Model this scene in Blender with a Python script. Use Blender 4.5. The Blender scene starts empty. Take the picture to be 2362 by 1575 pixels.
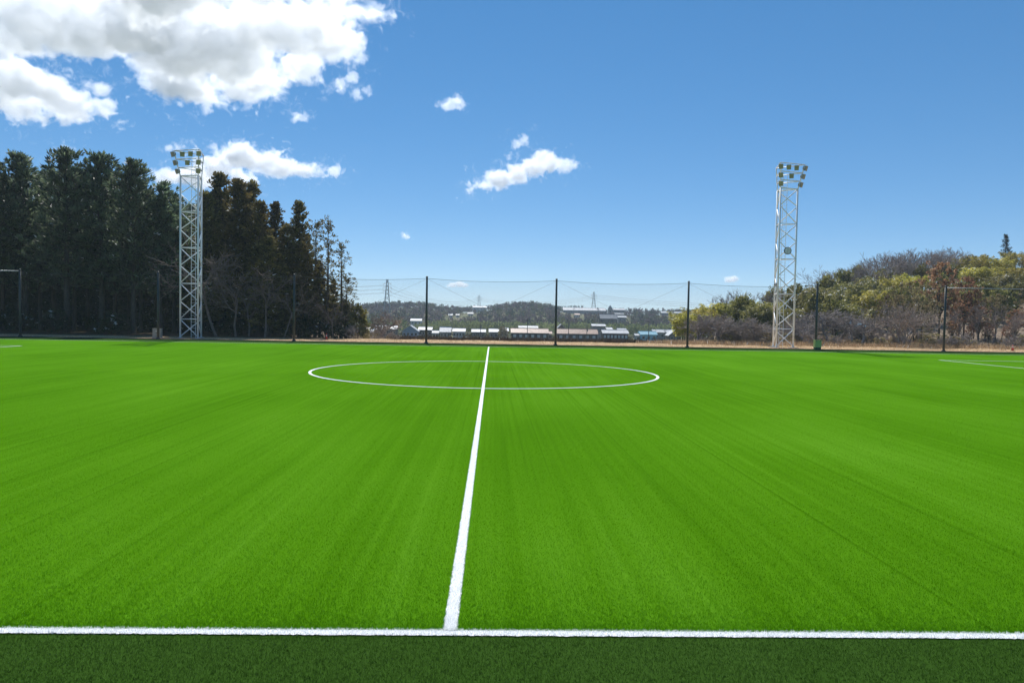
import bpy, math, random
import numpy as np
from mathutils import Vector, Matrix

S = bpy.context.scene
COL = S.collection
rad = math.radians

# ------------------------------------------------------------------ camera
PW, PH = 2362.0, 1575.0                      # photograph pixels
K = 2362.0 / 2352.0
F = 1696.12 * K                              # focal length in photograph pixels
PITCH, ROLL, YAW = -.03384, .016867, .026387
CAM = Vector((.3602, -6.9053, 3.0087))       # world: x along the touchline, y across the pitch, z up


def basis():
    cy, sy, cp, sp = math.cos(YAW), math.sin(YAW), math.cos(PITCH), math.sin(PITCH)
    fw = Vector((sy * cp, cy * cp, sp)); rt = Vector((cy, -sy, 0)); up = rt.cross(fw)
    cr, sr = math.cos(ROLL), math.sin(ROLL)
    return fw, cr * rt + sr * up, -sr * rt + cr * up


FW, RT, UP = basis()
cd = bpy.data.cameras.new('camera'); co = bpy.data.objects.new('camera', cd); COL.objects.link(co)
cd.sensor_width = 36; cd.lens = F / PW * 36; cd.clip_start = .1; cd.clip_end = 30000
mw = Matrix((RT, UP, -FW)).transposed().to_4x4(); mw.translation = CAM; co.matrix_world = mw
S.camera = co

# ------------------------------------------------------------------ sky, sun, exposure
SUN_EL, SUN_AZ = rad(47), rad(-9)
world = bpy.data.worlds.new('World'); S.world = world; world.use_nodes = True
nt = world.node_tree; bg = nt.nodes['Background']
sky = nt.nodes.new('ShaderNodeTexSky'); sky.sky_type = 'NISHITA'; sky.sun_disc = False
sky.sun_elevation = SUN_EL; sky.sun_rotation = SUN_AZ
sky.altitude = 300; sky.air_density = .6; sky.dust_density = 0.0; sky.ozone_density = 4.0
def _scale(sock, f):
    k = nt.nodes.new('ShaderNodeVectorMath'); k.operation = 'SCALE'; nt.links.new(sock, k.inputs[0]); k.inputs['Scale'].default_value = f; return k.outputs[0]
gm = nt.nodes.new('ShaderNodeGamma'); gm.inputs[1].default_value = .6          # clear winter air: soft gradient, deep blue
hs = nt.nodes.new('ShaderNodeHueSaturation'); hs.inputs['Saturation'].default_value = 1.58
nt.links.new(_scale(sky.outputs[0], .1), gm.inputs[0]); nt.links.new(_scale(gm.outputs[0], 7.5), hs.inputs['Color'])
nt.links.new(hs.outputs[0], bg.inputs[0]); bg.inputs[1].default_value = .1
sl = bpy.data.lights.new('sun', 'SUN'); so = bpy.data.objects.new('sun', sl); COL.objects.link(so)
sl.energy = 4.5; sl.angle = rad(.5); sl.color = (1, .965, .91)
SUN = Vector((math.sin(SUN_AZ) * math.cos(SUN_EL), math.cos(SUN_AZ) * math.cos(SUN_EL), math.sin(SUN_EL)))
so.rotation_euler = SUN.to_track_quat('Z', 'Y').to_euler(); so.location = (0, 0, 60)
S.view_settings.view_transform = 'Standard'; S.view_settings.look = 'None'
S.view_settings.gamma = 1; S.view_settings.use_curve_mapping = False
S.view_settings.exposure = 0.35
S.render.engine = 'CYCLES'
S.cycles.use_denoising = True
S.cycles.max_bounces = 12; S.cycles.diffuse_bounces = 3; S.cycles.glossy_bounces = 2
S.cycles.transmission_bounces = 4; S.cycles.transparent_max_bounces = 8; S.cycles.volume_bounces = 9
S.cycles.sample_clamp_indirect = 8
S.cycles.volume_step_rate = 1.0


# ------------------------------------------------------------------ helpers
def ray(x, y): return FW + RT * ((x - PW / 2) / F) - UP * ((y - PH / 2) / F)


def atY(x, y, Y):
    d = ray(x, y); return CAM + d * ((Y - CAM.y) / d.y)


def atZ(x, y, z):
    d = ray(x, y); return CAM + d * ((z - CAM.z) / d.z)


def nodes_of(m):
    m.use_nodes = True; n = m.node_tree; n.nodes.clear(); return n


def pmat(name, c1, c2=None, scale=3.0, rough=.7, metal=0.0, bump=0.0, stretch=(1, 1, 1), coord='pos',
         detail=5, spec=.5, lo=.35, hi=.65):
    m = bpy.data.materials.new(name); n = nodes_of(m); N, L = n.nodes, n.links
    o = N.new('ShaderNodeOutputMaterial'); b = N.new('ShaderNodeBsdfPrincipled'); L.new(b.outputs[0], o.inputs[0])
    b.inputs['Roughness'].default_value = rough; b.inputs['Metallic'].default_value = metal
    b.inputs['Specular IOR Level'].default_value = spec
    if c2 is None: c2 = tuple(v * .8 for v in c1)
    if coord == 'pos':
        v = N.new('ShaderNodeNewGeometry').outputs['Position']
    else:
        v = N.new('ShaderNodeTexCoord').outputs['Object']
    mp = N.new('ShaderNodeMapping'); mp.inputs['Scale'].default_value = stretch; L.new(v, mp.inputs[0])
    t = N.new('ShaderNodeTexNoise'); t.inputs['Scale'].default_value = scale; t.inputs['Detail'].default_value = detail
    L.new(mp.outputs[0], t.inputs['Vector'])
    r = N.new('ShaderNodeValToRGB'); r.color_ramp.elements[0].position = lo; r.color_ramp.elements[1].position = hi
    r.color_ramp.elements[0].color = (*c1, 1); r.color_ramp.elements[1].color = (*c2, 1)
    L.new(t.outputs[0], r.inputs[0]); L.new(r.outputs[0], b.inputs['Base Color'])
    if bump:
        bp = N.new('ShaderNodeBump'); bp.inputs['Strength'].default_value = bump; bp.inputs['Distance'].default_value = .02
        L.new(t.outputs[0], bp.inputs['Height']); L.new(bp.outputs[0], b.inputs['Normal'])
    return m


def leafmat(name, cols, trans=.35, rough=.6, var=.25, spec=.3, tcol=None):
    """leaf colour from the per-leaf 'tint' attribute, a little hue change from tree to tree, light passing through"""
    m = bpy.data.materials.new(name); n = nodes_of(m); N, L = n.nodes, n.links
    o = N.new('ShaderNodeOutputMaterial'); b = N.new('ShaderNodeBsdfPrincipled')
    a = N.new('ShaderNodeAttribute'); a.attribute_name = 'tint'
    r = N.new('ShaderNodeValToRGB'); e = r.color_ramp.elements
    for i, c in enumerate(cols):
        p = i / (len(cols) - 1)
        el = e[0] if i == 0 else (e[1] if i == len(cols) - 1 else e.new(p))
        el.position = p; el.color = (*c, 1)
    L.new(a.outputs['Fac'], r.inputs[0])
    oi = N.new('ShaderNodeObjectInfo'); h = N.new('ShaderNodeHueSaturation')
    mr = N.new('ShaderNodeMapRange'); mr.inputs['To Min'].default_value = 1 - var; mr.inputs['To Max'].default_value = 1 + var
    L.new(oi.outputs['Random'], mr.inputs[0]); L.new(mr.outputs[0], h.inputs['Value'])
    mh = N.new('ShaderNodeMapRange'); mh.inputs['To Min'].default_value = .485; mh.inputs['To Max'].default_value = .515
    L.new(oi.outputs['Random'], mh.inputs[0]); L.new(mh.outputs[0], h.inputs['Hue'])
    L.new(r.outputs[0], h.inputs['Color']); L.new(h.outputs[0], b.inputs['Base Color'])
    b.inputs['Roughness'].default_value = rough; b.inputs['Specular IOR Level'].default_value = spec
    t = N.new('ShaderNodeBsdfTranslucent'); L.new(h.outputs[0], t.inputs[0])
    mx = N.new('ShaderNodeMixShader'); mx.inputs[0].default_value = trans
    L.new(b.outputs[0], mx.inputs[1]); L.new(t.outputs[0], mx.inputs[2]); L.new(mx.outputs[0], o.inputs[0])
    return m


class MB:
    """collects boxes and tubes and links them as ONE mesh object"""
    def __init__(s): s.v = []; s.f = []

    def add(s, vs, fs):
        o = len(s.v); s.v += [tuple(v) for v in vs]; s.f += [tuple(i + o for i in f) for f in fs]; return s

    def box(s, x0, x1, y0, y1, z0, z1):
        return s.add([(x0, y0, z0), (x1, y0, z0), (x1, y1, z0), (x0, y1, z0), (x0, y0, z1), (x1, y0, z1), (x1, y1, z1), (x0, y1, z1)],
                     [(0, 3, 2, 1), (4, 5, 6, 7), (0, 1, 5, 4), (1, 2, 6, 5), (2, 3, 7, 6), (3, 0, 4, 7)])

    def tube(s, path, radii, n=8, cap=True):
        path = [Vector(p) for p in path]; o = len(s.v)
        if isinstance(radii, (int, float)): radii = [radii] * len(path)
        ref = Vector((.31, .17, 1)).normalized()
        for i, p in enumerate(path):
            d = (path[min(i + 1, len(path) - 1)] - path[max(i - 1, 0)]).normalized()
            r = ref if abs(d.dot(ref)) < .95 else Vector((1, .2, 0)).normalized()
            a = d.cross(r).normalized(); b = d.cross(a)
            for k in range(n):
                t = 2 * math.pi * k / n
                s.v.append(tuple(p + (a * math.cos(t) + b * math.sin(t)) * radii[i]))
        for i in range(len(path) - 1):
            for k in range(n):
                k2 = (k + 1) % n
                s.f.append((o + i * n + k, o + i * n + k2, o + (i + 1) * n + k2, o + (i + 1) * n + k))
        if cap:
            s.f.append(tuple(o + k for k in range(n))[::-1]); s.f.append(tuple(o + (len(path) - 1) * n + k for k in range(n)))
        return s

    def mesh(s, name, mat, smooth=False):
        me = bpy.data.meshes.new(name); me.from_pydata(s.v, [], s.f); me.update()
        if mat: me.materials.append(mat)
        if smooth: me.polygons.foreach_set('use_smooth', [True] * len(me.polygons))
        return me

    def build(s, name, mat, parent=None, smooth=False):
        return link(name, s.mesh(name, mat, smooth), parent)


def link(name, me, parent=None):
    o = bpy.data.objects.new(name, me); COL.objects.link(o)
    if parent is not None: o.parent = parent
    return o


def tag(o, label=None, cat=None, group=None, kind=None):
    if label: o['label'] = label
    if cat: o['category'] = cat
    if group: o['group'] = group
    if kind: o['kind'] = kind
    return o


def thing(name, label, cat, loc=(0, 0, 0), rz=0, group=None, scale=1):
    o = bpy.data.objects.new(name, None); COL.objects.link(o); o.location = loc; o.rotation_euler = (0, 0, rz)
    o.scale = (scale,) * 3 if isinstance(scale, (int, float)) else scale
    o.empty_display_size = .3
    return tag(o, label, cat, group)


def smoothstep(a, b, v):
    t = np.clip((np.asarray(v, float) - a) / (b - a), 0, 1); return t * t * (3 - 2 * t)


def np_mesh(name, verts, quads, mat, tint=None, col=None):
    """large quad mesh from numpy arrays"""
    me = bpy.data.meshes.new(name); nv, nq = len(verts), len(quads)
    k = quads.shape[1]
    me.vertices.add(nv); me.vertices.foreach_set('co', np.ascontiguousarray(verts, np.float32).ravel())
    me.loops.add(nq * k); me.loops.foreach_set('vertex_index', np.ascontiguousarray(quads, np.int32).ravel())
    me.polygons.add(nq); me.polygons.foreach_set('loop_start', np.arange(nq, dtype=np.int32) * k)
    me.polygons.foreach_set('loop_total', np.full(nq, k, np.int32))
    me.update(calc_edges=True)
    if tint is not None:
        a = me.attributes.new('tint', 'FLOAT', 'FACE'); a.data.foreach_set('value', np.ascontiguousarray(tint, np.float32))
    if col is not None:
        a = me.attributes.new('leaf_colour', 'FLOAT_COLOR', 'FACE')
        c4 = np.ones((nq, 4), np.float32); c4[:, :3] = col; a.data.foreach_set('color', c4.ravel())
    me.materials.append(mat)
    return me


def unit(v): return v / np.maximum(np.linalg.norm(v, axis=-1, keepdims=True), 1e-9)


def leaf_quads(C, D, L, W, rng):
    """diamond leaves centred at C pointing along D"""
    n = len(C); D = unit(D); r = rng.normal(size=(n, 3)); sd = unit(np.cross(D, r))
    L = np.broadcast_to(L, (n,))[:, None]; W = np.broadcast_to(W, (n,))[:, None]
    lift = unit(np.cross(sd, D)) * (W * .25)
    v = np.stack([C - D * L / 2, C + sd * W / 2 + lift, C + D * L / 2, C - sd * W / 2 + lift], 1).reshape(-1, 3)
    return v, np.arange(n * 4).reshape(-1, 4)


# ------------------------------------------------------------------ terrain
PITCH_W, PITCH_L = 65.342, 107.266
TURF_END = 70.2
_rg = [(-4000, 8), (-600, 10), (850, 702), (905, 697), (965, 697), (1005, 703), (1050, 709), (1095, 709), (1135, 705), (1185, 698),
       (1215, 697), (1265, 704), (1310, 711), (1400, 714), (1500, 714), (1575, 717), (1700, 716), (6000, 10)]
RX, RZ = [], []
for a, b in _rg:
    if a < 0 or a > 2000:
        RX.append(a); RZ.append(b)
    else:
        q = atY(a, b, 900); RX.append(q.x); RZ.append(q.z - 6.5)


def ground_z(x, y):
    x = np.asarray(x, float); y = np.asarray(y, float)
    ridge = np.interp(x, RX, RZ)
    drop = -(.9 * smoothstep(80, 108, y) + .9 * smoothstep(106, 135, y) + 5.9 * smoothstep(130, 290, y))
    stay_l = 1 - smoothstep(-34, -13, x + .10 * (y - 80))            # wooded shelf on the left
    late = -7.7 * smoothstep(170, 290, y)
    hill = 13.5 * smoothstep(34, 126, x - .14 * (y - 120)) * smoothstep(84, 165, y) * (1 - smoothstep(230, 420, y))
    stay_r = smoothstep(23, 38, x - .275 * (y - 80))
    z = drop + (late - drop) * np.maximum(stay_l, stay_r) + hill
    z = z + (ridge + 7.7) * smoothstep(480, 900, y) * (1 - .25 * smoothstep(1000, 2500, y))
    rough = (np.sin(x * .9 + 1.3 * np.sin(y * .37)) * np.sin(y * .8 + 1.1 * np.sin(x * .31))) * .09 * smoothstep(74, 90, y)
    return z + rough - .03


def gz(x, y): return float(ground_z(x, y))


def build_terrain():
    xs = np.concatenate([np.arange(-2500, -300, 50), np.arange(-300, -110, 12), np.arange(-110, 170, 1.6), np.arange(170, 320, 12), np.arange(320, 2501, 50)])
    ys = np.concatenate([np.arange(-300, 0, 30), np.arange(0, 68, 8), np.arange(68, 130, 1.2), np.arange(130, 330, 5), np.arange(330, 1100, 15), np.arange(1100, 3001, 80)])
    X, Y = np.meshgrid(xs, ys); Z = ground_z(X, Y)
    v = np.stack([X, Y, Z], -1).reshape(-1, 3); nx, ny = len(xs), len(ys)
    i = np.arange(ny - 1)[:, None] * nx + np.arange(nx - 1)[None]
    q = np.stack([i, i + 1, i + nx + 1, i + nx], -1).reshape(-1, 4)
    m = bpy.data.materials.new('dry_ground'); n = nodes_of(m); N, L = n.nodes, n.links
    o = N.new('ShaderNodeOutputMaterial'); b = N.new('ShaderNodeBsdfPrincipled'); L.new(b.outputs[0], o.inputs[0])
    b.inputs['Roughness'].default_value = .95; b.inputs['Specular IOR Level'].default_value = .1
    g = N.new('ShaderNodeNewGeometry').outputs['Position']
    def noise(sc, det=5):
        t = N.new('ShaderNodeTexNoise'); t.inputs['Scale'].default_value = sc; t.inputs['Detail'].default_value = det
        L.new(g, t.inputs['Vector']); return t.outputs[0]
    def ramp(f, *st):
        r = N.new('ShaderNodeValToRGB'); e = r.color_ramp.elements
        for k, (p, c) in enumerate(st):
            el = e[k] if k < 2 else e.new(p)
            el.position = p; el.color = (*c, 1)
        L.new(f, r.inputs[0]); return r.outputs[0]
    straw = ramp(noise(1.7, 8), (.3, (.42, .26, .13)), (.72, (.76, .55, .33)), (.5, (.62, .43, .235)))
    litter = ramp(noise(2.3, 6), (.3, (.05, .035, .022)), (.75, (.17, .11, .06)))
    field = ramp(noise(.05, 4), (.35, (.17, .14, .085)), (.6, (.12, .14, .055)))
    sp = N.new('ShaderNodeSeparateXYZ'); L.new(g, sp.inputs[0])
    def mrange(v, a, b_):
        t = N.new('ShaderNodeMapRange'); t.inputs['From Min'].default_value = a; t.inputs['From Max'].default_value = b_
        t.interpolation_type = 'SMOOTHSTEP'; L.new(v, t.inputs[0]); return t.outputs[0]
    def mix(f, a, b_):
        t = N.new('ShaderNodeMix'); t.data_type = 'RGBA'; L.new(f, t.inputs[0]); L.new(a, t.inputs[6]); L.new(b_, t.inputs[7]); return t.outputs[2]
    def mul(a, b_):
        t = N.new('ShaderNodeMath'); t.operation = 'MULTIPLY'; L.new(a, t.inputs[0]); L.new(b_, t.inputs[1]); return t.outputs[0]
    wood = mul(mrange(sp.outputs[1], 78, 83), mrange(sp.outputs[0], -14, -22))
    brown = ramp(noise(1.1, 6), (.3, (.14, .10, .07)), (.72, (.38, .29, .20)))
    c = mix(mul(mrange(sp.outputs[1], 82, 88), mrange(sp.outputs[0], 18, 26)), straw, brown)
    c = mix(wood, c, litter)
    c = mix(mrange(sp.outputs[1], 150, 260), c, field)
    L.new(c, b.inputs['Base Color'])
    bp = N.new('ShaderNodeBump'); bp.inputs['Strength'].default_value = .8; bp.inputs['Distance'].default_value = .15
    L.new(noise(5, 6), bp.inputs['Height']); L.new(bp.outputs[0], b.inputs['Normal'])
    ob = link('ground', np_mesh('ground', v, q, m)); tag(ob, kind='structure')
    ob.data.polygons.foreach_set('use_smooth', [True] * len(ob.data.polygons))


build_terrain()


# ------------------------------------------------------------------ turf
def turfmat(name, dark, mid, light, streak=1.0, trans=0.0):
    m = bpy.data.materials.new(name); n = nodes_of(m); N, L = n.nodes, n.links
    o = N.new('ShaderNodeOutputMaterial'); b = N.new('ShaderNodeBsdfDiffuse')
    g = N.new('ShaderNodeNewGeometry').outputs['Position']
    def noise(sc, stretch, det=4, rough=.55, seed=0):
        mp = N.new('ShaderNodeMapping'); mp.inputs['Scale'].default_value = stretch; mp.inputs['Location'].default_value = (seed, seed * .7, 0)
        L.new(g, mp.inputs[0])
        t = N.new('ShaderNodeTexNoise'); t.inputs['Scale'].default_value = sc; t.inputs['Detail'].default_value = det
        t.inputs['Roughness'].default_value = rough; L.new(mp.outputs[0], t.inputs['Vector']); return t.outputs[0]
    def mth(op, a, b_, c_=None):
        t = N.new('ShaderNodeMath'); t.operation = op
        for k, v in enumerate((a, b_, c_)):
            if v is None: continue
            if isinstance(v, (int, float)): t.inputs[k].default_value = v
            else: L.new(v, t.inputs[k])
        return t.outputs[0]
    s1 = noise(.75, (1, .012, 1), 5, .6, 3)            # brushing streaks that run across the pitch
    s2 = noise(2.6, (1, .02, 1), 3, .6, 9)
    pt = noise(.16, (1, .55, 1), 3, .5, 5)             # broad patches
    fi = noise(38, (1, .8, 1), 4, .75, 1)              # tufts
    f2 = noise(95, (1, .8, 1), 2, .7, 2)               # single fibres
    v = mth('MULTIPLY_ADD', mth('SUBTRACT', s1, .5), .30 * streak, .5)
    v = mth('MULTIPLY_ADD', mth('SUBTRACT', s2, .5), .28 * streak, v)
    v = mth('MULTIPLY_ADD', mth('SUBTRACT', pt, .5), .65, v)
    s3 = noise(9.0, (1, .008, 1), 2, .5, 13)           # fine joints between turf rolls
    v = mth('MULTIPLY_ADD', mth('SUBTRACT', s3, .5), .4 * streak, v)
    v = mth('MULTIPLY_ADD', mth('SUBTRACT', fi, .5), .6, v)
    v = mth('MULTIPLY_ADD', mth('SUBTRACT', f2, .5), .55, v)
    if streak > .5:      # joints between the turf rolls: thin, slightly darker, uneven
        sx = N.new('ShaderNodeSeparateXYZ'); L.new(g, sx.inputs[0])
        fr = mth('FRACT', mth('DIVIDE', mth('ADD', sx.outputs[0], 200.43), 1.905), 0)
        ed = mth('GREATER_THAN', mth('ABSOLUTE', mth('SUBTRACT', fr, .5), 0), .490)
        sn = noise(.35, (1, .09, 1), 2, .5, 21)
        v = mth('SUBTRACT', v, mth('MULTIPLY', ed, mth('MULTIPLY', mth('SUBTRACT', sn, .34), .62)))
    r = N.new('ShaderNodeValToRGB'); e = r.color_ramp.elements
    e[0].position = .1; e[0].color = (*dark, 1); e[1].position = .9; e[1].color = (*light, 1)
    k = e.new(.5); k.color = (*mid, 1)
    L.new(v, r.inputs[0]); L.new(r.outputs[0], b.inputs['Color'])
    if trans:
        t = N.new('ShaderNodeBsdfTranslucent'); L.new(r.outputs[0], t.inputs[0])
        mx = N.new('ShaderNodeMixShader'); mx.inputs[0].default_value = trans
        L.new(b.outputs[0], mx.inputs[1]); L.new(t.outputs[0], mx.inputs[2]); L.new(mx.outputs[0], o.inputs[0])
    else:
        bp = N.new('ShaderNodeBump'); bp.inputs['Strength'].default_value = .5; bp.inputs['Distance'].default_value = .02
        L.new(mth('ADD', fi, f2), bp.inputs['Height']); L.new(bp.outputs[0], b.inputs['Normal'])
        L.new(b.outputs[0], o.inputs[0])
    return m


PC = (.042, .142, .001), (.080, .230, .005), (.130, .325, .018)
SC = (.013, .040, .004), (.036, .085, .012), (.070, .135, .028)
M_PITCH = turfmat('pitch_turf', *PC)
M_SURR = turfmat('surround_turf', *SC, .3)
M_BLADE = turfmat('pitch_fibre', *[tuple(1.25 * k for k in c) for c in PC], 1.0, .45)
M_BLADE2 = turfmat('surround_fibre', *[tuple(1.25 * k for k in c) for c in SC], .3, .45)
M_WHITE = pmat('line_fibre', (.86, .87, .87), (.74, .75, .75), 60, .8, bump=.3, spec=.2, lo=.3, hi=.75)


def sheet(name, x0, x1, y0, y1, z, mat):
    mb = MB().add([(x0, y0, z), (x1, y0, z), (x1, y1, z), (x0, y1, z)], [(0, 1, 2, 3)])
    return tag(mb.build(name, mat), kind='structure')


sheet('turf_surround', -75, 75, -30, TURF_END, .002, M_SURR)
sheet('pitch_turf', -PITCH_L / 2, PITCH_L / 2, 0, PITCH_W, .006, M_PITCH)
rs = np.random.default_rng(5)
LZ = .012


def line_strip(name, pts, width=.12, step=.05, jit=.006, parent=None):
    """painted line with slightly uneven edges along a polyline"""
    P = []
    for a, b in zip(pts[:-1], pts[1:]):
        a, b = np.array(a, float), np.array(b, float); n = max(1, int(np.linalg.norm(b - a) / step))
        P += [a + (b - a) * k / n for k in range(n)]
    P.append(np.array(pts[-1], float)); P = np.array(P)
    T = unit(np.gradient(P, axis=0)); Nn = np.stack([-T[:, 1], T[:, 0]], 1)
    w = width / 2 + rs.normal(0, jit, (len(P), 2))
    a = P + Nn * w[:, :1]; b = P - Nn * w[:, 1:]
    v = np.concatenate([np.c_[a, np.full(len(P), LZ)], np.c_[b, np.full(len(P), LZ)]]); n = len(P); i = np.arange(n - 1)
    me = np_mesh(name, v, np.stack([i + n, i + n + 1, i + 1, i], 1), M_WHITE)
    return tag(link(name, me, parent), kind=None if parent else 'structure')


HL, PWD = PITCH_L / 2, PITCH_W
line_strip('near_touchline', [(-HL, 0), (-14, 0), (14, 0), (HL, 0)], step=.03)
line_strip('far_touchline', [(-HL, PWD), (HL, PWD)], step=.5, jit=.004)
LZ = .016
line_strip('halfway_line', [(0, .06), (0, PWD - .06)], step=.03)
LZ = .020
cc = [(9.09 * math.cos(t), PWD / 2 + 9.09 * math.sin(t)) for t in np.linspace(0, 2 * math.pi, 181)]
line_strip('centre_circle', cc, width=.14, step=.4, jit=.004)
for sx in (-1, 1):
    y0, y1, xa = PWD / 2 - 20.16, PWD / 2 + 20.16, HL - 16.5
    LZ = .012
    line_strip('penalty_area_line', [(sx * HL, y0), (sx * xa, y0)], width=.14, step=.5, jit=.003)
    line_strip('penalty_area_line', [(sx * HL, y1), (sx * xa, y1)], width=.14, step=.5, jit=.003)
    LZ = .016
    line_strip('penalty_area_line', [(sx * xa, y0 - .06), (sx * xa, y1 + .06)], width=.14, step=.5, jit=.003)
    line_strip('goal_line', [(sx * HL, 0), (sx * HL, PWD)], step=.5, jit=.003)



# ------------------------------------------------------------------ turf fibres (nobody could count them)
def blades(n, y0, y1, fall, rng):
    Y = y0 + (y1 - y0) * rng.random(n) ** fall; hw = .74 * (Y + 7.6) + .6
    return np.c_[rng.uniform(-1, 1, n) * hw + .03 * Y + .3, Y]


def blade_mesh(P, z0, hgt, wid, mat, name, rng):
    n = len(P); h = hgt * rng.uniform(.6, 1.25, n); D = unit(np.c_[rng.normal(0, .55, (n, 2)), np.ones(n)])
    r = unit(np.c_[rng.normal(size=(n, 2)), np.zeros(n)]); w = (wid * rng.uniform(.7, 1.3, n))[:, None]
    B = np.c_[P, np.full(n, z0)]
    v = np.stack([B - r * w / 2, B + r * w / 2, B + D * h[:, None]], 1).reshape(-1, 3)
    return np_mesh(name, v, np.arange(n * 3).reshape(-1, 3), mat)


rb = np.random.default_rng(9)
M_WBLADE = bpy.data.materials.new('white_fibre'); n_ = nodes_of(M_WBLADE)
_o = n_.nodes.new('ShaderNodeOutputMaterial'); _d = n_.nodes.new('ShaderNodeBsdfDiffuse'); _t = n_.nodes.new('ShaderNodeBsdfTranslucent'); _m = n_.nodes.new('ShaderNodeMixShader')
_d.inputs[0].default_value = _t.inputs[0].default_value = (.88, .89, .88, 1); _m.inputs[0].default_value = .5
n_.links.new(_d.outputs[0], _m.inputs[1]); n_.links.new(_t.outputs[0], _m.inputs[2]); n_.links.new(_m.outputs[0], _o.inputs[0])
P = blades(620000, .05, 30, 1.75, rb)
P = P[np.abs(P[:, 0]) > .06]
tag(link('pitch_fibres', blade_mesh(P, .004, .028, .0062, M_BLADE, 'pitch_fibres', rb)), 'short green artificial fibres of the near pitch', 'grass', kind='stuff')
P = blades(150000, -2.6, -.05, 1.0, rb)
tag(link('surround_fibres', blade_mesh(P, .0, .028, .006, M_BLADE2, 'surround_fibres', rb)), 'short dark green fibres outside the near touchline', 'grass', kind='stuff')
n1 = 26000
P = np.c_[rb.uniform(-7.5, 8.5, n1), rb.uniform(-.065, .065, n1)]
n2 = 16000
P = np.concatenate([P, np.c_[rb.uniform(-.065, .065, n2), .05 + 14 * rb.random(n2) ** 1.6]])
tag(link('white_fibres', blade_mesh(P, .008, .026, .008, M_WBLADE, 'white_fibres', rb)), 'short white fibres of the near touchline and halfway line', 'grass', kind='stuff')

# ------------------------------------------------------------------ kerb and straw strip
M_KERB = pmat('kerb_concrete', (.055, .055, .05), (.03, .03, .028), 4, .9)
tag(MB().box(-75, 75, TURF_END, TURF_END + .14, -.3, .10).build('kerb', M_KERB), kind='structure')

# ------------------------------------------------------------------ ball-stop net
M_POLE = pmat('pole_paint', (.028, .034, .034), (.045, .05, .05), 2, .5)
M_GALV = pmat('galvanised_pipe', (.40, .42, .43), (.30, .32, .34), 5, .4, .6)
M_WIRE = pmat('cable_steel', (.05, .055, .06), None, 5, .6)
M_NET = pmat('net_cord', (.018, .02, .022), None, 5, .9)
FY = 70.95
pole_px = [(46, 615), (365, 629), (679, 627), (985, 638), (1284, 645), (1589, 649), (1886, 653), (2182, 658)]
PX = [atY(px, py, FY).x for px, py in pole_px]
step = (PX[-1] - PX[0]) / 7
PX = [PX[0] - 2 * step, PX[0] - step] + PX + [PX[-1] + step, PX[-1] + 2 * step]
PTOP = 7.0
fence = thing('ball_stop_net', 'tall dark ball-stop net on black poles along the far turf edge', 'net fence', (0, FY, 0))


def cable_pts(x0, x1, n=12, sag=.24):
    return [(x0 + (x1 - x0) * k / n, PTOP - .16 - sag * 4 * (k / n) * (1 - k / n)) for k in range(n + 1)]


for i, x in enumerate(PX):
    p = MB().tube([(x, 0, -.3), (x, 0, 3.5), (x, 0, PTOP - .02)], [.125, .115, .1], 12).build('pole', M_POLE, fence, True)
    MB().tube([(x, 0, PTOP - .03), (x, 0, PTOP + .02), (x, 0, PTOP + .07)], [.13, .125, .05], 12).build('pole_cap', M_POLE, p, True)
    MB().tube([(x, 0, -.05), (x, 0, .12), (x, 0, .2)], [.24, .22, .13], 12).build('pole_footing', M_KERB, p, True)
for i, (x0, x1) in enumerate(zip(PX[:-1], PX[1:])):
    rail = i < 2 or i >= len(PX) - 3
    pts = cable_pts(x0, x1, sag=0 if rail else .24)
    if rail:
        MB().tube([(x0, 0, PTOP - .16), (x1, 0, PTOP - .16)], .045, 8).build('top_rail', M_GALV, fence, True)
    else:
        MB().tube([(a, 0, z) for a, z in pts], .016, 5).build('top_cable', M_WIRE, fence)
        for s in (0, 1):
            a, b = (x0, x1) if s == 0 else (x1, x0)
            yo = .05 if s else -.05
            MB().tube([(a, yo, PTOP - .2), (b + (a - b) * .02, yo, .35)], .008, 4).build('brace_wire', M_WIRE, fence)
    # the net: thin cords, one panel for each bay
    V, Q = [], []
    def cord(a, b, r, dirn):
        o = len(V)
        if dirn == 'v': V.extend([(a[0] - r, .0, a[1]), (a[0] + r, .0, a[1]), (b[0] + r, .0, b[1]), (b[0] - r, .0, b[1])])
        else: V.extend([(a[0], .004, a[1] - r), (b[0], .004, b[1] - r), (b[0], .004, b[1] + r), (a[0], .004, a[1] + r)])
        Q.append((o, o + 1, o + 2, o + 3))
    nvert = int((x1 - x0) / .075)
    zc = lambda t: PTOP - .16 - (0 if rail else .24) * 4 * t * (1 - t)
    for k in range(1, nvert):
        t = k / nvert; cord((x0 + (x1 - x0) * t, .05), (x0 + (x1 - x0) * t, zc(t)), .0016, 'v')
    for k in range(90):
        h = (k + .5) / 90
        for j in range(8):
            t0, t1 = j / 8, (j + 1) / 8
            cord((x0 + (x1 - x0) * t0, .05 + (zc(t0) - .05) * h), (x0 + (x1 - x0) * t1, .05 + (zc(t1) - .05) * h), .0016, 'h')
    me = np_mesh('net_panel', np.array(V), np.array(Q), M_NET)
    link('net_panel', me, fence)

# ------------------------------------------------------------------ floodlight towers
M_TOWER = pmat('tower_white_paint', (.86, .88, .88), (.76, .79, .80), 1.5, .38, coord='obj')
M_HOUS = pmat('floodlight_housing', (.34, .33, .28), (.26, .25, .2), 6, .45, .2, coord='obj')
M_LENS = pmat('floodlight_glass', (.36, .33, .25), (.24, .22, .17), 3, .2, coord='obj', spec=.5)
M_CONC = pmat('footing_concrete', (.34, .32, .29), (.24, .22, .2), 3, .9)


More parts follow.
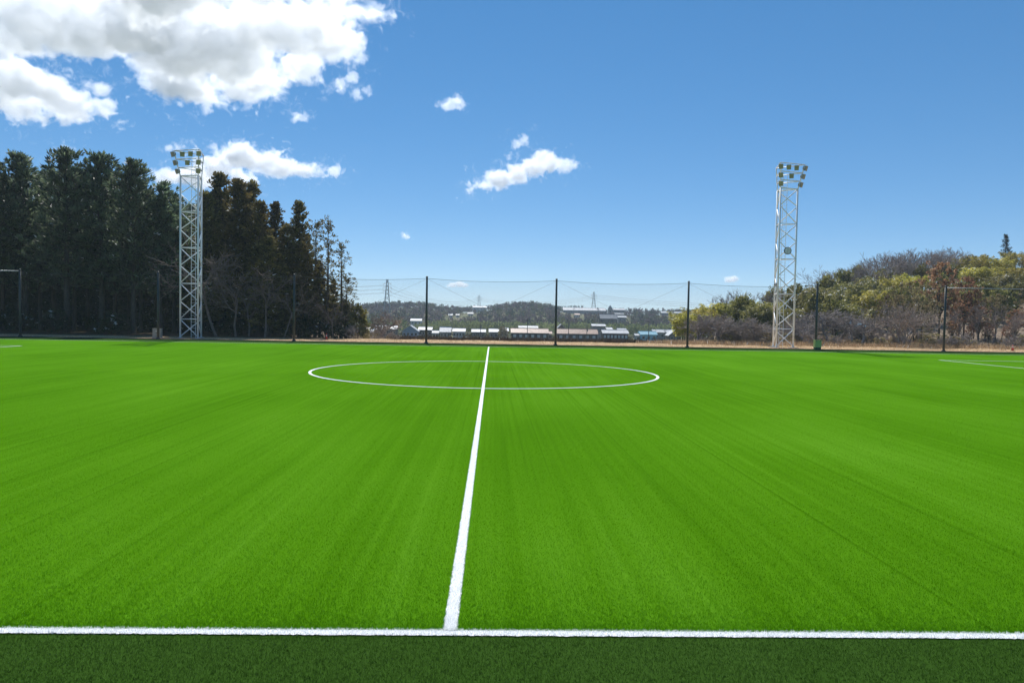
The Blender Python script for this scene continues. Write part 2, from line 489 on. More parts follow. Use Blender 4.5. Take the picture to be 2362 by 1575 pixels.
def floodlight(parent, pos, aim):
    """box floodlight with flared reflector hanging in a yoke; aim = direction of the light"""
    aim = Vector(aim).normalized(); P = Vector(pos); sd = aim.cross(Vector((0, 0, 1))).normalized(); up = sd.cross(aim)
    secs = [(-.26, .11, .13), (-.08, .17, .20), (.12, .23, .28), (.16, .23, .28)]
    vs = [P + aim * a + sd * (w * i) + up * (h * j) for a, w, h in secs for i, j in ((-1, -1), (1, -1), (1, 1), (-1, 1))]
    fs = [(3, 2, 1, 0), (12, 13, 14, 15)] + [(4 * k + i, 4 * k + (i + 1) % 4, 4 * k + 4 + (i + 1) % 4, 4 * k + 4 + i) for k in range(3) for i in range(4)]
    b = MB().add(vs, fs).build('floodlight', M_HOUS, parent)
    c = P + aim * .165
    MB().add([c + sd * (.20 * i) + up * (.245 * j) + aim * d for d in (0, .012) for i, j in ((-1, -1), (1, -1), (1, 1), (-1, 1))],
             [(3, 2, 1, 0), (4, 5, 6, 7), (0, 1, 5, 4), (1, 2, 6, 5), (2, 3, 7, 6), (3, 0, 4, 7)]).build('lens', M_LENS, b)
    MB().tube([P + sd * .25, P + sd * .25 + Vector((0, 0, .40)), P - sd * .25 + Vector((0, 0, .40)), P - sd * .25], .022, 4).build('yoke', M_TOWER, b)
    return b


def tower(name, label, loc, mirror, group):
    """triangular lattice mast: three legs, zigzag bracing, caged ladder, flared head with nine lamps"""
    t = thing(name, label, 'floodlight tower', loc, 0, group)
    view = math.atan2(loc[0] - CAM.x, loc[1] - CAM.y)
    s = 2.32
    def P(u, v):      # u across the line of sight (towards the pitch middle), v away from the viewer
        u *= mirror
        return Vector((u * math.cos(view) + v * math.sin(view), -u * math.sin(view) + v * math.cos(view), 0))
    a = rad(-9)
    A = P(-1.08, 0); R1 = A + P(s * math.cos(rad(-39)), s * math.sin(rad(-39))); R2 = A + P(s * math.cos(rad(21)), s * math.sin(rad(21)))
    legs = [A, R1, R2]; n, ph = 9, 1.985; H = n * ph + .12; Z = lambda z: Vector((0, 0, z))
    for c in legs:
        l = MB().tube([c + Z(.0), c + Z(H)], .10, 10).build('leg', M_TOWER, t, True)
        f = MB(); f.box(c.x - .22, c.x + .22, c.y - .22, c.y + .22, .02, .05); f.build('base_plate', M_TOWER, l)
        f = MB(); f.box(c.x - .45, c.x + .45, c.y - .45, c.y + .45, -.4, .019); f.build('footing', M_CONC, l)
    faces = [(A, R1, 0), (A, R2, 1), (R1, R2, 0)]
    for p, q, par in faces:
        for k in range(n):
            z0, z1 = .12 + k * ph, .12 + (k + 1) * ph
            x, y = (p, q) if (k + par) % 2 else (q, p)
            MB().tube([x + Z(z0 + .04), y + Z(z1 - .04)], .058, 6).build('diagonal_brace', M_TOWER, t, True)
            if k % 2 == 0:
                MB().tube([p + Z(z1), q + Z(z1)], .048, 6).build('horizontal_brace', M_TOWER, t, True)
    # ladder
    lad = bpy.data.objects.new('ladder', None); COL.objects.link(lad); lad.parent = t; lad.empty_display_size = .2
    lc = (R2 - A) * .62 + A + (R1 - A) * .0; ld = (R2 - A).normalized() * .24
    off = P(0, -.25)
    e0, e1 = lc - ld + off, lc + ld + off
    for e in (e0, e1):
        MB().tube([e + Z(.0), e + Z(H + 1.6)], .03, 6).build('ladder_rail', M_TOWER, lad)
    rm = MB().tube([e0 + Z(0), e1 + Z(0)], .018, 5).mesh('rung', M_TOWER)
    for k in range(int((H + 1.2) / .36)):
        r = link('rung', rm, lad); r.location = (0, 0, .35 + k * .36)
    # flared head
    prev = None
    for k in range(4):
        sc = 1 + .40 * k / 3; sh = P(.20 * k / 3, -.05 * k)
        c = [R2 + (q - R2) * sc + sh + Z(H - .04 + .88 * k) for q in legs]
        for p, q in ((c[0], c[1]), (c[1], c[2]), (c[2], c[0])):
            MB().tube([p, q], .055, 6).build('head_rail', M_TOWER, t, True)
        if prev:
            for p, q in zip(prev, c): MB().tube([p, q], .062, 6).build('head_post', M_TOWER, t, True)
        prev = c
        if k:
            nl = k + 1
            down = Vector((0, 0, -.55))
            for j in range(nl):
                f = j / (nl - 1) if nl > 1 else .5
                pos = c[0].lerp(c[1], .02 + .96 * f) + Z(-.42)
                edge = j == 0
                outd = P(-.85, -.5) if edge else P(.12 * (f - .3), -1)
                floodlight(t, pos + outd.normalized() * .12, outd.normalized() + down * (.55 if edge else 1.0))
    return t


TY = 77.0
tl = atY(440, 778, TY); tr = atY(1806, 801, TY)
tower('floodlight_tower', 'white lattice floodlight tower standing in front of the dark pine wood', (tl.x, TY, gz(tl.x, TY) + .03), 1, 'floodlight towers')
tower('floodlight_tower', 'white lattice floodlight tower with a round clock, before the bamboo hill', (tr.x, TY, gz(tr.x, TY) + .03), -1, 'floodlight towers')

# clock hung on the right tower
M_DARK = pmat('clock_rim', (.05, .055, .055), None, 5, .4)
M_DIAL = pmat('clock_dial', (.72, .74, .74), (.62, .65, .66), 4, .35)
ck = atY(1817, 578.5, TY - 1.15)
clock = thing('clock', 'round grey clock with dark rim hung halfway up the right tower', 'clock', ck)
cb = MB().tube([(0, .14, 0), (0, -.02, 0)], [.40, .43], 24).build('case', M_DARK, clock)
MB().tube([(0, -.021, 0), (0, -.028, 0)], .355, 24).build('dial', M_DIAL, clock)
for k in range(12):
    a = k * math.pi / 6; c, s_ = math.sin(a), math.cos(a)
    mb = MB(); mb.tube([(c * .27, -.031, s_ * .27), (c * .33, -.031, s_ * .33)], .011, 4); mb.build('hour_mark', M_DARK, clock)
for ang, ln, w in ((rad(10), .19, .018), (rad(185), .29, .013)):
    MB().tube([(0, -.036, 0), (math.sin(ang) * ln, -.036, math.cos(ang) * ln)], w, 4).build('hand', M_DARK, clock)
MB().box(-.05, .05, .14, .6, -.05, .05).build('bracket', M_TOWER, clock)

# small speaker horn on the right tower's outer leg
hp = atY(1790, 657, TY - .2)
horn = thing('loudspeaker_horn', 'small grey horn loudspeaker on the leg of the right tower', 'loudspeaker', hp)
MB().tube([(0, 0, 0), (-.12, -.25, .02), (-.2, -.42, .03)], [.05, .09, .2], 12).build('horn', M_GALV, horn, True)
MB().tube([(0, 0, 0), (.1, .2, 0)], [.08, .07], 10).build('driver', M_DARK, horn, True)

# ------------------------------------------------------------------ cabinet, green box, cones
M_CAB = pmat('cabinet_grey', (.33, .33, .29), (.28, .28, .25), 2, .5, coord='obj')
M_PLATE = pmat('white_plate', (.75, .75, .75), None, 5, .5)
c = atY(363, 778, 75.0)
cab = thing('electrical_cabinet', 'grey metal electrical cabinet at the turf edge beside the left tower', 'cabinet', (c.x, 75.0, gz(c.x, 75) + .02))
MB().box(-.44, .44, -.2, .25, .09, 1.0).build('body', M_CAB, cab)
MB().box(-.47, .47, -.24, .29, 1.001, 1.05).build('roof', M_CAB, cab)
MB().box(-.5, .5, -.26, .31, -.2, .089).build('plinth', M_CONC, cab)
for sx in (-1, 1):
    d = MB().box(min(sx * .015, sx * .40), max(sx * .015, sx * .40), -.222, -.203, .14, .95).build('door', M_CAB, cab)
    MB().box(sx * .05 - .012, sx * .05 + .012, -.25, -.223, .5, .62).build('handle', M_DARK, d)
MB().box(-.1, .06, -.23, -.2225, .70, .80).build('name_plate', M_PLATE, cab)

M_GRN = pmat('green_padding', (.46, .58, .16), (.40, .52, .14), 4, .6, coord='obj', bump=.2)
M_GRN2 = pmat('green_padding_foot', (.03, .09, .035), (.02, .06, .03), 4, .7, coord='obj')
c = atY(1885, 806, 69.85)
pad = thing('green_storage_box', 'light green box with a dark foot standing before a net pole', 'box', (c.x, 69.85, .012))
MB().box(-.33, .33, -.24, .24, .30, 1.0).build('body', M_GRN, pad)
MB().box(-.35, .35, -.265, .265, 1.001, 1.06).build('lid', M_GRN, pad)
MB().box(-.31, .31, -.22, .22, .0, .299).build('foot', M_GRN2, pad)
for sx in (-1, 1): MB().box(sx * .2 - .05, sx * .2 + .05, -.275, -.2655, .92, 1.03).build('latch', M_DARK, pad)

M_RED = pmat('cone_red', (.72, .07, .05), None, 4, .5)
for (px, py, Y, lab) in ((753, 773, 79.0, 'small red traffic cone at the foot of the cedar wood'),
                         (2336, 803, 78.0, 'small red traffic cone under the brown trees at the right edge')):
    q = atY(px, py, Y); z = gz(q.x, Y)
    c = thing('traffic_cone', lab, 'traffic cone', (q.x, Y, z), 0, 'traffic cones')
    MB().box(-.19, .19, -.19, .19, .0, .035).build('base', M_DARK, c)
    b = MB().tube([(0, 0, .036), (0, 0, .7)], [.14, .03], 12).build('body', M_RED, c, True)
    MB().tube([(0, 0, .40), (0, 0, .52)], [.088, .068], 12, False).build('reflective_band', M_PLATE, b, True)

# ------------------------------------------------------------------ vegetation builders
M_BARK = pmat('dark_bark', (.045, .036, .028), (.085, .068, .052), 6, .95, stretch=(1, 1, .25), coord='obj')
M_BARK2 = pmat('grey_bark', (.14, .115, .10), (.22, .185, .165), 5, .95, stretch=(1, 1, .3), coord='obj')
M_TWIG = pmat('brown_twig', (.26, .205, .175), (.37, .30, .26), 3, .95, coord='obj')
M_TWIGD = pmat('dark_twig', (.25, .21, .19), (.36, .31, .285), 3, .95, coord='obj')
M_PINE = leafmat('pine_needles', [(.010, .022, .011), (.050, .088, .046), (.24, .31, .18)], .48, .5, .2, .35)  # sunlit glints and deep shade put into the palest and darkest needle colours
M_CEDAR = leafmat('cedar_foliage', [(.022, .021, .009), (.085, .075, .025), (.27, .215, .065)], .38, .7, .25, .2)
M_BAMBOO = leafmat('bamboo_leaves', [(.19, .18, .025), (.45, .39, .05), (.68, .58, .12)], .55, .5, .2, .35)
M_BAMBOO2 = leafmat('olive_bamboo_leaves', [(.11, .12, .028), (.26, .25, .06), (.46, .41, .13)], .5, .5, .2, .35)
M_EVER = leafmat('evergreen_leaves', [(.05, .062, .014), (.16, .165, .04), (.40, .36, .10)], .45, .45, .2, .5)
M_RUSSET = leafmat('russet_leaves', [(.17, .08, .05), (.38, .18, .105), (.56, .33, .2)], .45, .8, .2, .15)
M_TAN = leafmat('tan_dead_leaves', [(.15, .115, .055), (.29, .225, .105), (.45, .37, .2)], .4, .8, .2, .15)
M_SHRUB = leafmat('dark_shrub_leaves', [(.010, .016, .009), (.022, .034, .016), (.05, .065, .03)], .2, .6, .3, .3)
M_STRAW = leafmat('straw_stems', [(.26, .17, .09), (.50, .36, .20), (.70, .55, .34)], .35, .9, .2, .1)
M_TWIGB = pmat('shaded_twig', (.15, .115, .095), (.22, .17, .145), 3, .95, coord='obj')  # darker copy of the brown twig, shade by the cedars put into its colour
M_CULM = pmat('bamboo_culm', (.14, .15, .05), (.2, .19, .07), 2, .5, coord='obj')


def tubes_mesh(name, segs, mat, sides=3):
    """many tapered straight sticks (p0, p1, r0, r1) as one mesh"""
    A = np.array([s[0] for s in segs], float); B = np.array([s[1] for s in segs], float)
    ra = np.array([s[2] for s in segs])[:, None, None]; rb = np.array([s[3] for s in segs])[:, None, None]
    d = unit(B - A); ref = np.where(np.abs(d[:, 2:3]) < .9, np.array([[0, 0, 1.]]), np.array([[1., 0, 0]]))
    u = unit(np.cross(d, ref)); w = np.cross(d, u); t = np.arange(sides) * 2 * np.pi / sides
    ring = u[:, None] * np.cos(t)[None, :, None] + w[:, None] * np.sin(t)[None, :, None]
    v = np.concatenate([A[:, None] + ring * ra, B[:, None] + ring * rb], 1).reshape(-1, 3)
    o = np.arange(len(segs))[:, None] * 2 * sides; k = np.arange(sides)[None]; k2 = (k + 1) % sides
    q = np.stack([o + k, o + k2, o + sides + k2, o + sides + k], -1).reshape(-1, 4)
    return np_mesh(name, v, q, mat)


def conifer_meshes(seed, H, R, base, prof, nbr, tufts, per, L, W, up, fmat, spread=.5, jit=.25, bark=M_BARK):
    """trunk with whorled limbs; needle tufts strung along the limbs"""
    rng = np.random.default_rng(seed)
    wob = rng.normal(0, .12, 2)
    tp = lambda z: np.array([wob[0] * math.sin(z * .25), wob[1] * math.sin(z * .21 + 1), z])
    zs = np.linspace(0, H * .985, 12); r0 = .012 * H + .05
    segs = [(tp(a), tp(b), r0 * (1 - a / H) + .02, r0 * (1 - b / H) + .02) for a, b in zip(zs[:-1], zs[1:])]
    C, D = [], []
    for k in range(nbr):
        t = ((k + rng.random()) / nbr) ** .9; z = H * (base + (1 - base) * t)
        ln = R * prof(t) * rng.uniform(1 - jit, 1 + jit * .6) + .15; az = k * 2.399 + rng.normal(0, .4)
        el = up + rng.normal(0, .12) + .5 * t
        d = np.array([math.cos(az) * math.cos(el), math.sin(az) * math.cos(el), math.sin(el)])
        p = tp(z); m_ = p + d * ln * .55 + np.array([0, 0, -.04 * ln]); e = p + d * ln
        segs += [(p, m_, .022 + .012 * ln, .014 + .005 * ln), (m_, e, .014 + .005 * ln, .008)]
        n = max(2, int(tufts * ln / R + .5))
        for s in np.linspace(.28, 1.0, n):
            c = p + (e - p) * s + rng.normal(0, spread * .55, 3) * np.array([1, 1, .6])
            C.append(c); D.append(d + np.array([0, 0, .5]))
    for s in np.linspace(0, 1, 5):
        C.append(tp(H * (.95 + .055 * s)) + rng.normal(0, .08, 3)); D.append([0, 0, 1])
    # dead snags below the crown
    for k in range(14):
        z = H * rng.uniform(.08, max(base, .12)); az = rng.uniform(0, 6.28); ln = rng.uniform(.4, 1.6)
        p = tp(z); segs.append((p, p + np.array([math.cos(az) * ln, math.sin(az) * ln, rng.uniform(-.2, .3) * ln]), .03, .008))
    C = np.array(C); D = unit(np.array(D)); n = len(C)
    tint0 = rng.normal(.45, .17, n)
    CC = np.repeat(C, per, 0); DD = np.repeat(D, per, 0)
    off = rng.normal(0, 1, CC.shape); off = unit(off) * (rng.random((len(CC), 1)) ** .5) * spread
    dirs = unit(DD * 1.0 + unit(off) * .8)
    v, q = leaf_quads(CC + off, dirs, L * rng.uniform(.7, 1.3, len(CC)), W * rng.uniform(.7, 1.3, len(CC)), rng)
    tint = np.clip(np.repeat(tint0, per) + rng.normal(0, .16, len(CC)), 0, 1)
    return tubes_mesh('trunk', segs, bark, 5), np_mesh('crown', v, q, fmat, tint)


def crown_blobs(seed, H, R, base, n_lobes, per, L, W, fmat, bark=M_BARK2, density_shell=.5, rough=.35, stem=.16, tall=1.0):
    """broad-leaved tree: limbs to lobes, leaves gathered in small sprays on and inside each lobe"""
    rng = np.random.default_rng(seed); segs = []; C = []
    top = np.array([0, 0, H * base * .9]); segs.append((np.zeros(3), top, stem, stem * .75))
    tint = []
    for k in range(n_lobes):
        a = k * 2.399 + rng.normal(0, .3); hh = (k + .5) / n_lobes
        rr = R * .62 * math.sqrt(max(0.03, 1 - (2 * hh - .8) ** 2 * .7)) * rng.uniform(.6, 1.05)
        c = np.array([math.cos(a) * rr, math.sin(a) * rr, H * (base + (1 - base) * (.12 + .78 * hh))])
        m_ = (top + c) / 2 + rng.normal(0, .15, 3) * R * .3; segs += [(top * rng.uniform(.7, 1), m_, stem * .5, stem * .3), (m_, c, stem * .3, stem * .12)]
        lr = R * rng.uniform(.33, .52) * (1.05 - .35 * hh); ns = max(6, int(per / 14)); tl_ = rng.normal(.48, .12)
        sp = unit(rng.normal(size=(ns, 3))) * (rng.random((ns, 1)) ** density_shell) * lr * np.array([1, 1, .8 * tall])
        sp *= 1 + rng.normal(0, rough, (ns, 1))
        for s in sp[:8]: segs.append((c, c + s * .9, stem * .1, .012))
        cc = np.repeat(sp + c, 14, 0) + rng.normal(0, lr * .13, (ns * 14, 3))
        C.append(cc); tint.append(np.clip(tl_ + np.repeat(rng.normal(0, .14, ns), 14) + rng.normal(0, .12, ns * 14), 0, 1))
    C = np.concatenate(C); tint = np.concatenate(tint)
    D = unit(C - np.array([0, 0, H * .55])) + rng.normal(0, .6, C.shape)
    v, q = leaf_quads(C, D, L * rng.uniform(.7, 1.3, len(C)), W * rng.uniform(.7, 1.3, len(C)), rng)
    return tubes_mesh('trunk', segs, bark, 5), np_mesh('crown', v, q, fmat, tint)


def bamboo_meshes(seed, H, R, culms, per, fmat):
    rng = np.random.default_rng(seed); segs = []; C = []; D = []; T = []
    for k in range(culms):
        a = rng.uniform(0, 6.28); r = R * math.sqrt(rng.random()); h = H * rng.uniform(.72, 1.04); az = rng.uniform(0, 6.28); lean = rng.uniform(.06, .30) * h
        b = np.array([math.cos(a) * r, math.sin(a) * r, 0]); dr = np.array([math.cos(az), math.sin(az), 0])
        f = lambda s: b + dr * lean * s ** 2.6 + np.array([0, 0, h * (s - .16 * s ** 5)])
        ss = np.linspace(0, 1, 7)
        segs += [(f(p), f(q), .045 * (1 - p * .8), .045 * (1 - q * .8)) for p, q in zip(ss[:-1], ss[1:])]
        t0 = rng.normal(.5, .16)
        s = .28 + .74 * rng.random(per) ** .8
        w = .75 * np.sin(np.clip((s - .2) / .85, 0, 1) * np.pi) ** .7 + .12
        P = np.array([f(x) for x in s]); o = rng.normal(0, 1, (per, 3)) * np.array([1, 1, .5]); o = unit(o) * (rng.random((per, 1)) ** .6) * w[:, None]
        C.append(P + o); D.append(unit(o) + np.array([0, 0, -.7])); T.append(np.clip(t0 + rng.normal(0, .16, per), 0, 1))
    C = np.concatenate(C); D = np.concatenate(D); T = np.concatenate(T)
    v, q = leaf_quads(C, D, .52 * rng.uniform(.7, 1.3, len(C)), .15 * rng.uniform(.7, 1.3, len(C)), rng)
    return tubes_mesh('culms', segs, M_CULM, 4), np_mesh('leaves', v, q, fmat, T)


def bare_mesh(seed, H, spread, levels=5, kids=(3, 3), r0=.14, mat=M_TWIG, trunk=.18, droop=0.0, stems=1, wild=.5, rmin=.017):
    """leafless tree: limbs fork again and again down to fine twigs"""
    rng = np.random.default_rng(seed); segs = []; twigs = []
    def grow(p, d, ln, r, lv):
        q = p; dd = d; n = 3 if lv < 2 else 2
        for k in range(n):
            dd = unit(dd + rng.normal(0, .16, 3) + np.array([0, 0, .07 - droop * (lv > 2)])); e = q + dd * ln / n
            (segs if lv < 3 else twigs).append((q, e, max(r * (1 - .35 * k / n), rmin), max(r * (1 - .35 * (k + 1) / n), rmin * .8)))
            q = e
            if lv < levels and k >= (1 if lv == 0 else 0):
                for _ in range(rng.integers(1, kids[0] + 1) if k < n - 1 else kids[1]):
                    ax = unit(np.cross(dd, rng.normal(size=3))); ang = rng.uniform(.35, .35 + wild + .15)
                    nd = unit(dd * math.cos(ang) + ax * math.sin(ang)); nd = unit(nd * np.array([spread, spread, 1.0]))
                    grow(q, nd, ln * rng.uniform(.52, .78), r * .5, lv + 1)
    for s in range(stems):
        d = unit(np.array([rng.normal(0, .12 + .25 * (stems > 1)), rng.normal(0, .12 + .25 * (stems > 1)), 1]))
        grow(np.array([rng.normal(0, .25), rng.normal(0, .25), 0]) * (stems > 1), d, H * trunk * 2.0, r0, 0)
    return tubes_mesh('trunk', segs, mat, 5), tubes_mesh('twigs', twigs, mat, 3), max(s[1][2] for s in twigs)


def plant(name, meshes, part_names, label, cat, x, y, h, h0, group=None, rz=0.0, wide=1.0, sink=.1):
    s = h / h0
    t = thing(name, label, cat, (x, y, gz(x, y) - sink), rz, group, (s * wide, s * wide, s))
    for me, pn in zip(meshes, part_names):
        o = link(pn, me, t)
        if pn in ('culms', 'twigs'): o['kind'] = 'stuff'
    return t


def by_px(px, py, Y):
    """x and height of something whose top shows at a photo pixel and that stands at depth Y"""
    q = atY(px, py, Y); return q.x, q.z - gz(q.x, Y)


R_ = random.Random(11)
ORD = ['first', 'second', 'third', 'fourth', 'fifth', 'sixth', 'seventh', 'eighth', 'ninth', 'tenth', 'eleventh', 'twelfth', 'thirteenth', 'fourteenth', 'fifteenth',
       'sixteenth', 'seventeenth', 'eighteenth', 'nineteenth', 'twentieth']

# ------------------------------------------------------------------ left wood: pines
pine_prof = lambda t: (1 - t ** 2.2) ** .58 * (.6 + .4 * min(1, t / .2)) + .02
PINES = [conifer_meshes(20 + k, 22, 3.5, .27, pine_prof, 140, 5, 17, .55, .17, .34, M_PINE, .40, .35) for k in range(4)]
pines_front = [(-95, 400, 90), (-22, 372, 88), (52, 360, 90), (152, 346, 88), (232, 356, 90), (308, 372, 87), (372, 424, 90), (402, 455, 94)]
for k, (px, py, Y) in enumerate(pines_front):
    x, h = by_px(px, py, Y)
    lab = ('dark pine at the left edge, cut by the frame' if k == 1 else 'dark pine just outside the left edge of the wood') if k < 2 else \
        ['tall pine with rounded top, nearest the left edge', 'tallest pine in the left wood, with a broad crown', 'tall pine with a spiky double tip right of the tallest one',
         'tall rounded pine just left of the floodlight tower', 'lower pine beside the left tower shaft', 'thin pine showing behind the left tower'][k - 2]
    plant('pine_tree', PINES[k % 4], ('trunk', 'crown'), lab, 'pine', x, Y, h, 22.2, 'pines of the left wood', R_.uniform(0, 6.28), R_.uniform(1.12, 1.3))
for row, (Y, dy) in enumerate(((96, 30), (104, 22), (113, 12), (124, 8))):
    for j in range(8):
        px = -140 + j * 78 + (row % 2) * 38 + R_.uniform(-12, 12)
        if px > 455: continue
        top = np.interp(px, [-140, 0, 50, 150, 230, 310, 390, 470], [400, 372, 372, 358, 368, 384, 440, 452]) + R_.uniform(26, 36 + dy)
        x, h = by_px(px, top, Y)
        plant('pine_tree', PINES[(j + row) % 4], ('trunk', 'crown'), 'dark pine deep in the left wood, mostly hidden by the front pines', 'pine', x, Y, h, 22.2,
              'pines deep in the left wood', R_.uniform(0, 6.28), R_.uniform(.9, 1.1))

cedar_prof = lambda t: (1 - t ** 1.35) ** .75 * (.6 + .4 * min(1, t / .2))
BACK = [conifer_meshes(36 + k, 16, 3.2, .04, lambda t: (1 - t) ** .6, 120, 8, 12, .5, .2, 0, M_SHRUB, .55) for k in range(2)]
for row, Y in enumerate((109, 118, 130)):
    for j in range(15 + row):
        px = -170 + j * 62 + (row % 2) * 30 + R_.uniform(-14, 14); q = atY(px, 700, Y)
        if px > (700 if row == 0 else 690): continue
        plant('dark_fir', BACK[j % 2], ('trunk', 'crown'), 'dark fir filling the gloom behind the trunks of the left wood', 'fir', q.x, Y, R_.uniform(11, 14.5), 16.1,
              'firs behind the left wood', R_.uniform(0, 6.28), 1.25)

# cedars
CEDARS = [conifer_meshes(40 + k, 20, 3.0, .10, cedar_prof, 140, 6, 15, .48, .22, .05, M_CEDAR, .42, .35) for k in range(3)]
SPARSE = [conifer_meshes(50 + k, 16, 1.7, .16, lambda t: .55 + .45 * (1 - t) if t < .9 else .6, 46, 3, 11, .36, .14, .02, M_CEDAR, .36, .5) for k in range(3)]
cedars = [(478, 446, 92, 1.0, 'cedar'), (509, 402, 95, 1.0, 'cedar'), (553, 417, 92, 1.1, 'cedar'), (578, 422, 96, .95, 'cedar'), (598, 466, 90, 1.05, 'cedar'),
          (637, 468, 95, .85, 'cedar'), (660, 520, 91, 1.0, 'cedar'), (692, 466, 94, .85, 'cedar'), (620, 545, 88, 1.0, 'cedar'), (700, 560, 90, .8, 'cedar'), (738, 600, 93, .6, 'cedar'), (768, 645, 94, .5, 'cedar'), (796, 690, 93, .45, 'cedar')]
labs = ['olive cedar right beside the left tower shaft', 'tallest cedar, its tip dark against the white cloud', 'broad olive-brown cedar next right of the tallest cedar',
        'narrow dark cedar spire at the top of the steep right slope of the wood', 'cedar whose side forms the steep slope of the wood', 'open cedar with gaps of sky in its top',
        'shorter cedar between the two open-topped cedars', 'second open-topped cedar, pointed, above the third net pole', 'low front cedar left of the third net pole',
        'low front cedar right of the third net pole', 'short bushy cedar filling in under the leftmost see-through cedar', 'short bushy cedar between the see-through cedar trunks',
        'lowest bushy cedar at the right end of the wood']
for k, ((px, py, Y, wd, _), lab) in enumerate(zip(cedars, labs)):
    x, h = by_px(px, py, Y)
    plant('cedar_tree', CEDARS[k % 3], ('trunk', 'crown'), lab, 'cedar', x, Y, h, 20.1, 'cedars of the left wood', R_.uniform(0, 6.28), (wd * 20.1 / h * .92 if h < 15 else wd) * 1.25)
for j, (px, py, Y) in enumerate([(470, 480, 104), (520, 450, 106), (570, 460, 104), (620, 530, 104), (665, 560, 104), (500, 440, 112), (560, 470, 114), (605, 520, 112)]):
    x, h = by_px(px, py, Y)
    plant('cedar_tree', CEDARS[j % 3], ('trunk', 'crown'), 'cedar deep in the wood right of the left tower, hidden by front cedars', 'cedar', x, Y, h, 20.1,
          'cedars deep in the left wood', R_.uniform(0, 6.28), 1.05)
for k, (px, py, Y, lab) in enumerate([(729, 511, 92, 'thin ragged cedar, leftmost of the three see-through ones'), (757, 511, 90, 'thin cedar with bare trunk and small clumps, middle of the three'),
                                      (788, 561, 91, 'nearly bare thin cedar at the right end of the wood'), (712, 540, 97, 'ragged cedar half hidden behind the see-through cedars'),
                                      (800, 640, 94, 'short ragged cedar below the nearly bare one')]):
    x, h = by_px(px, py, Y)
    plant('thin_cedar_tree', SPARSE[k % 3], ('trunk', 'crown'), lab, 'cedar', x, Y, h, 16.1, 'thin cedars at the wood end', R_.uniform(0, 6.28), 16.1 / h * .85 + .15)

# shrubs and dark undergrowth of the wood
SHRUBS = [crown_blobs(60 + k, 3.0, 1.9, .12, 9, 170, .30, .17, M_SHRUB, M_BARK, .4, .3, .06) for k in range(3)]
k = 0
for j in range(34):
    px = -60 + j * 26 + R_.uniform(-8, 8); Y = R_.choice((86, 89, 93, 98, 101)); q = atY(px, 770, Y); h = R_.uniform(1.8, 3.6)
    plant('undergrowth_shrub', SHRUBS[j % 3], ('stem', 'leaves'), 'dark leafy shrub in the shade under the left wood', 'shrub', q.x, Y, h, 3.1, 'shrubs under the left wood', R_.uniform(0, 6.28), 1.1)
for px, py, Y, hh, lab in ((826, 694, 92, 0, 'rounded dark evergreen bush closing the right end of the wood'), (838, 728, 93, 0, 'low dark bush at the very end of the wood by the first white roof')):
    x, h = by_px(px, py, Y)
    me = crown_blobs(66 + int(px) % 5, 5.0, 1.7, .1, 14, 240, .28, .17, M_EVER, M_BARK, .4, .3, .08)
    plant('evergreen_bush', me, ('stem', 'leaves'), lab, 'bush', x, Y, h, 5.2, 'bushes at the wood end', 0, 1.0)

# bare trees in front of the cedars
BARE = []
for k in range(3): BARE.append(bare_mesh(70 + k, 9, 1.15, 4, (2, 2), .11, M_TWIGB, .19, 0, 1, .6))
BARE2 = []
for k in range(3): BARE2.append(bare_mesh(170 + k, 9, .9, 4, (2, 2), .13, M_TWIG, .21, 0, 1, .5))
CHERRY = []
for k in range(3): CHERRY.append(bare_mesh(80 + k, 5, 1.6, 4, (2, 3), .13, M_TWIGD, .17, .02, 2, .65))
RIDGE = []
for k in range(2): RIDGE.append(bare_mesh(90 + k, 8, .75, 4, (2, 3), .10, M_TWIGD, .22, -.03, 1, .3, .02))
for k, (px, py, Y, lab) in enumerate([(500, 520, 84, 'bare grey tree in front of the cedars just right of the left tower'), (545, 560, 83.5, 'bare branching tree before the tallest cedars'),
                                      (612, 610, 84, 'bare twiggy tree left of the third net pole'), (655, 640, 83, 'small bare tree close to the third net pole'),
                                      (575, 600, 86, 'thin bare tree among the cedar trunks'), (770, 690, 85, 'bare scrub tree under the thin cedars')]):
    x, h = by_px(px, py, Y); b = BARE[k % 3]
    plant('bare_tree', b[:2], ('trunk', 'twigs'), lab, 'bare tree', x, Y, h, b[2], 'bare trees before the cedars', R_.uniform(0, 6.28), 1.0)

# scrub between the wood and the village view
SCRUB = [bare_mesh(100 + k, 2.2, 1.1, 4, (1, 2), .035, M_TWIGD, .2, 0, 4, .6) for k in range(2)]
SCRUBL = [crown_blobs(104 + k, 2.2, 1.3, .1, 8, 70, .16, .09, M_TAN, M_BARK2, .5, .4, .03) for k in range(2)]
sc = [(815, 745, 88), (834, 742, 90), (884, 715, 96), (850, 752, 90), (870, 752, 87), (872, 765, 90), (902, 764, 86), (895, 772, 92), (858, 735, 99), (845, 766, 85), (922, 772, 90), (822, 765, 84)]
for k, (px, py, Y) in enumerate(sc):
    x, h = by_px(px, py, Y)
    if k % 2 == 0:
        b = SCRUB[k % 4 // 2]; plant('scrub_bush', b[:2], ('stems', 'twigs'), f'leafless brown scrub bush, {ORD[k]} in the thicket right of the cedars', 'scrub', x, Y, h, b[2], 'scrub right of the cedars', k, 1.2)
    else:
        plant('scrub_bush', SCRUBL[k % 2], ('stems', 'leaves'), f'tan scrub bush with dead leaves, {ORD[k]} of the thicket right of the cedars', 'scrub', x, Y, h, 2.2, 'scrub right of the cedars', k, 1.2)

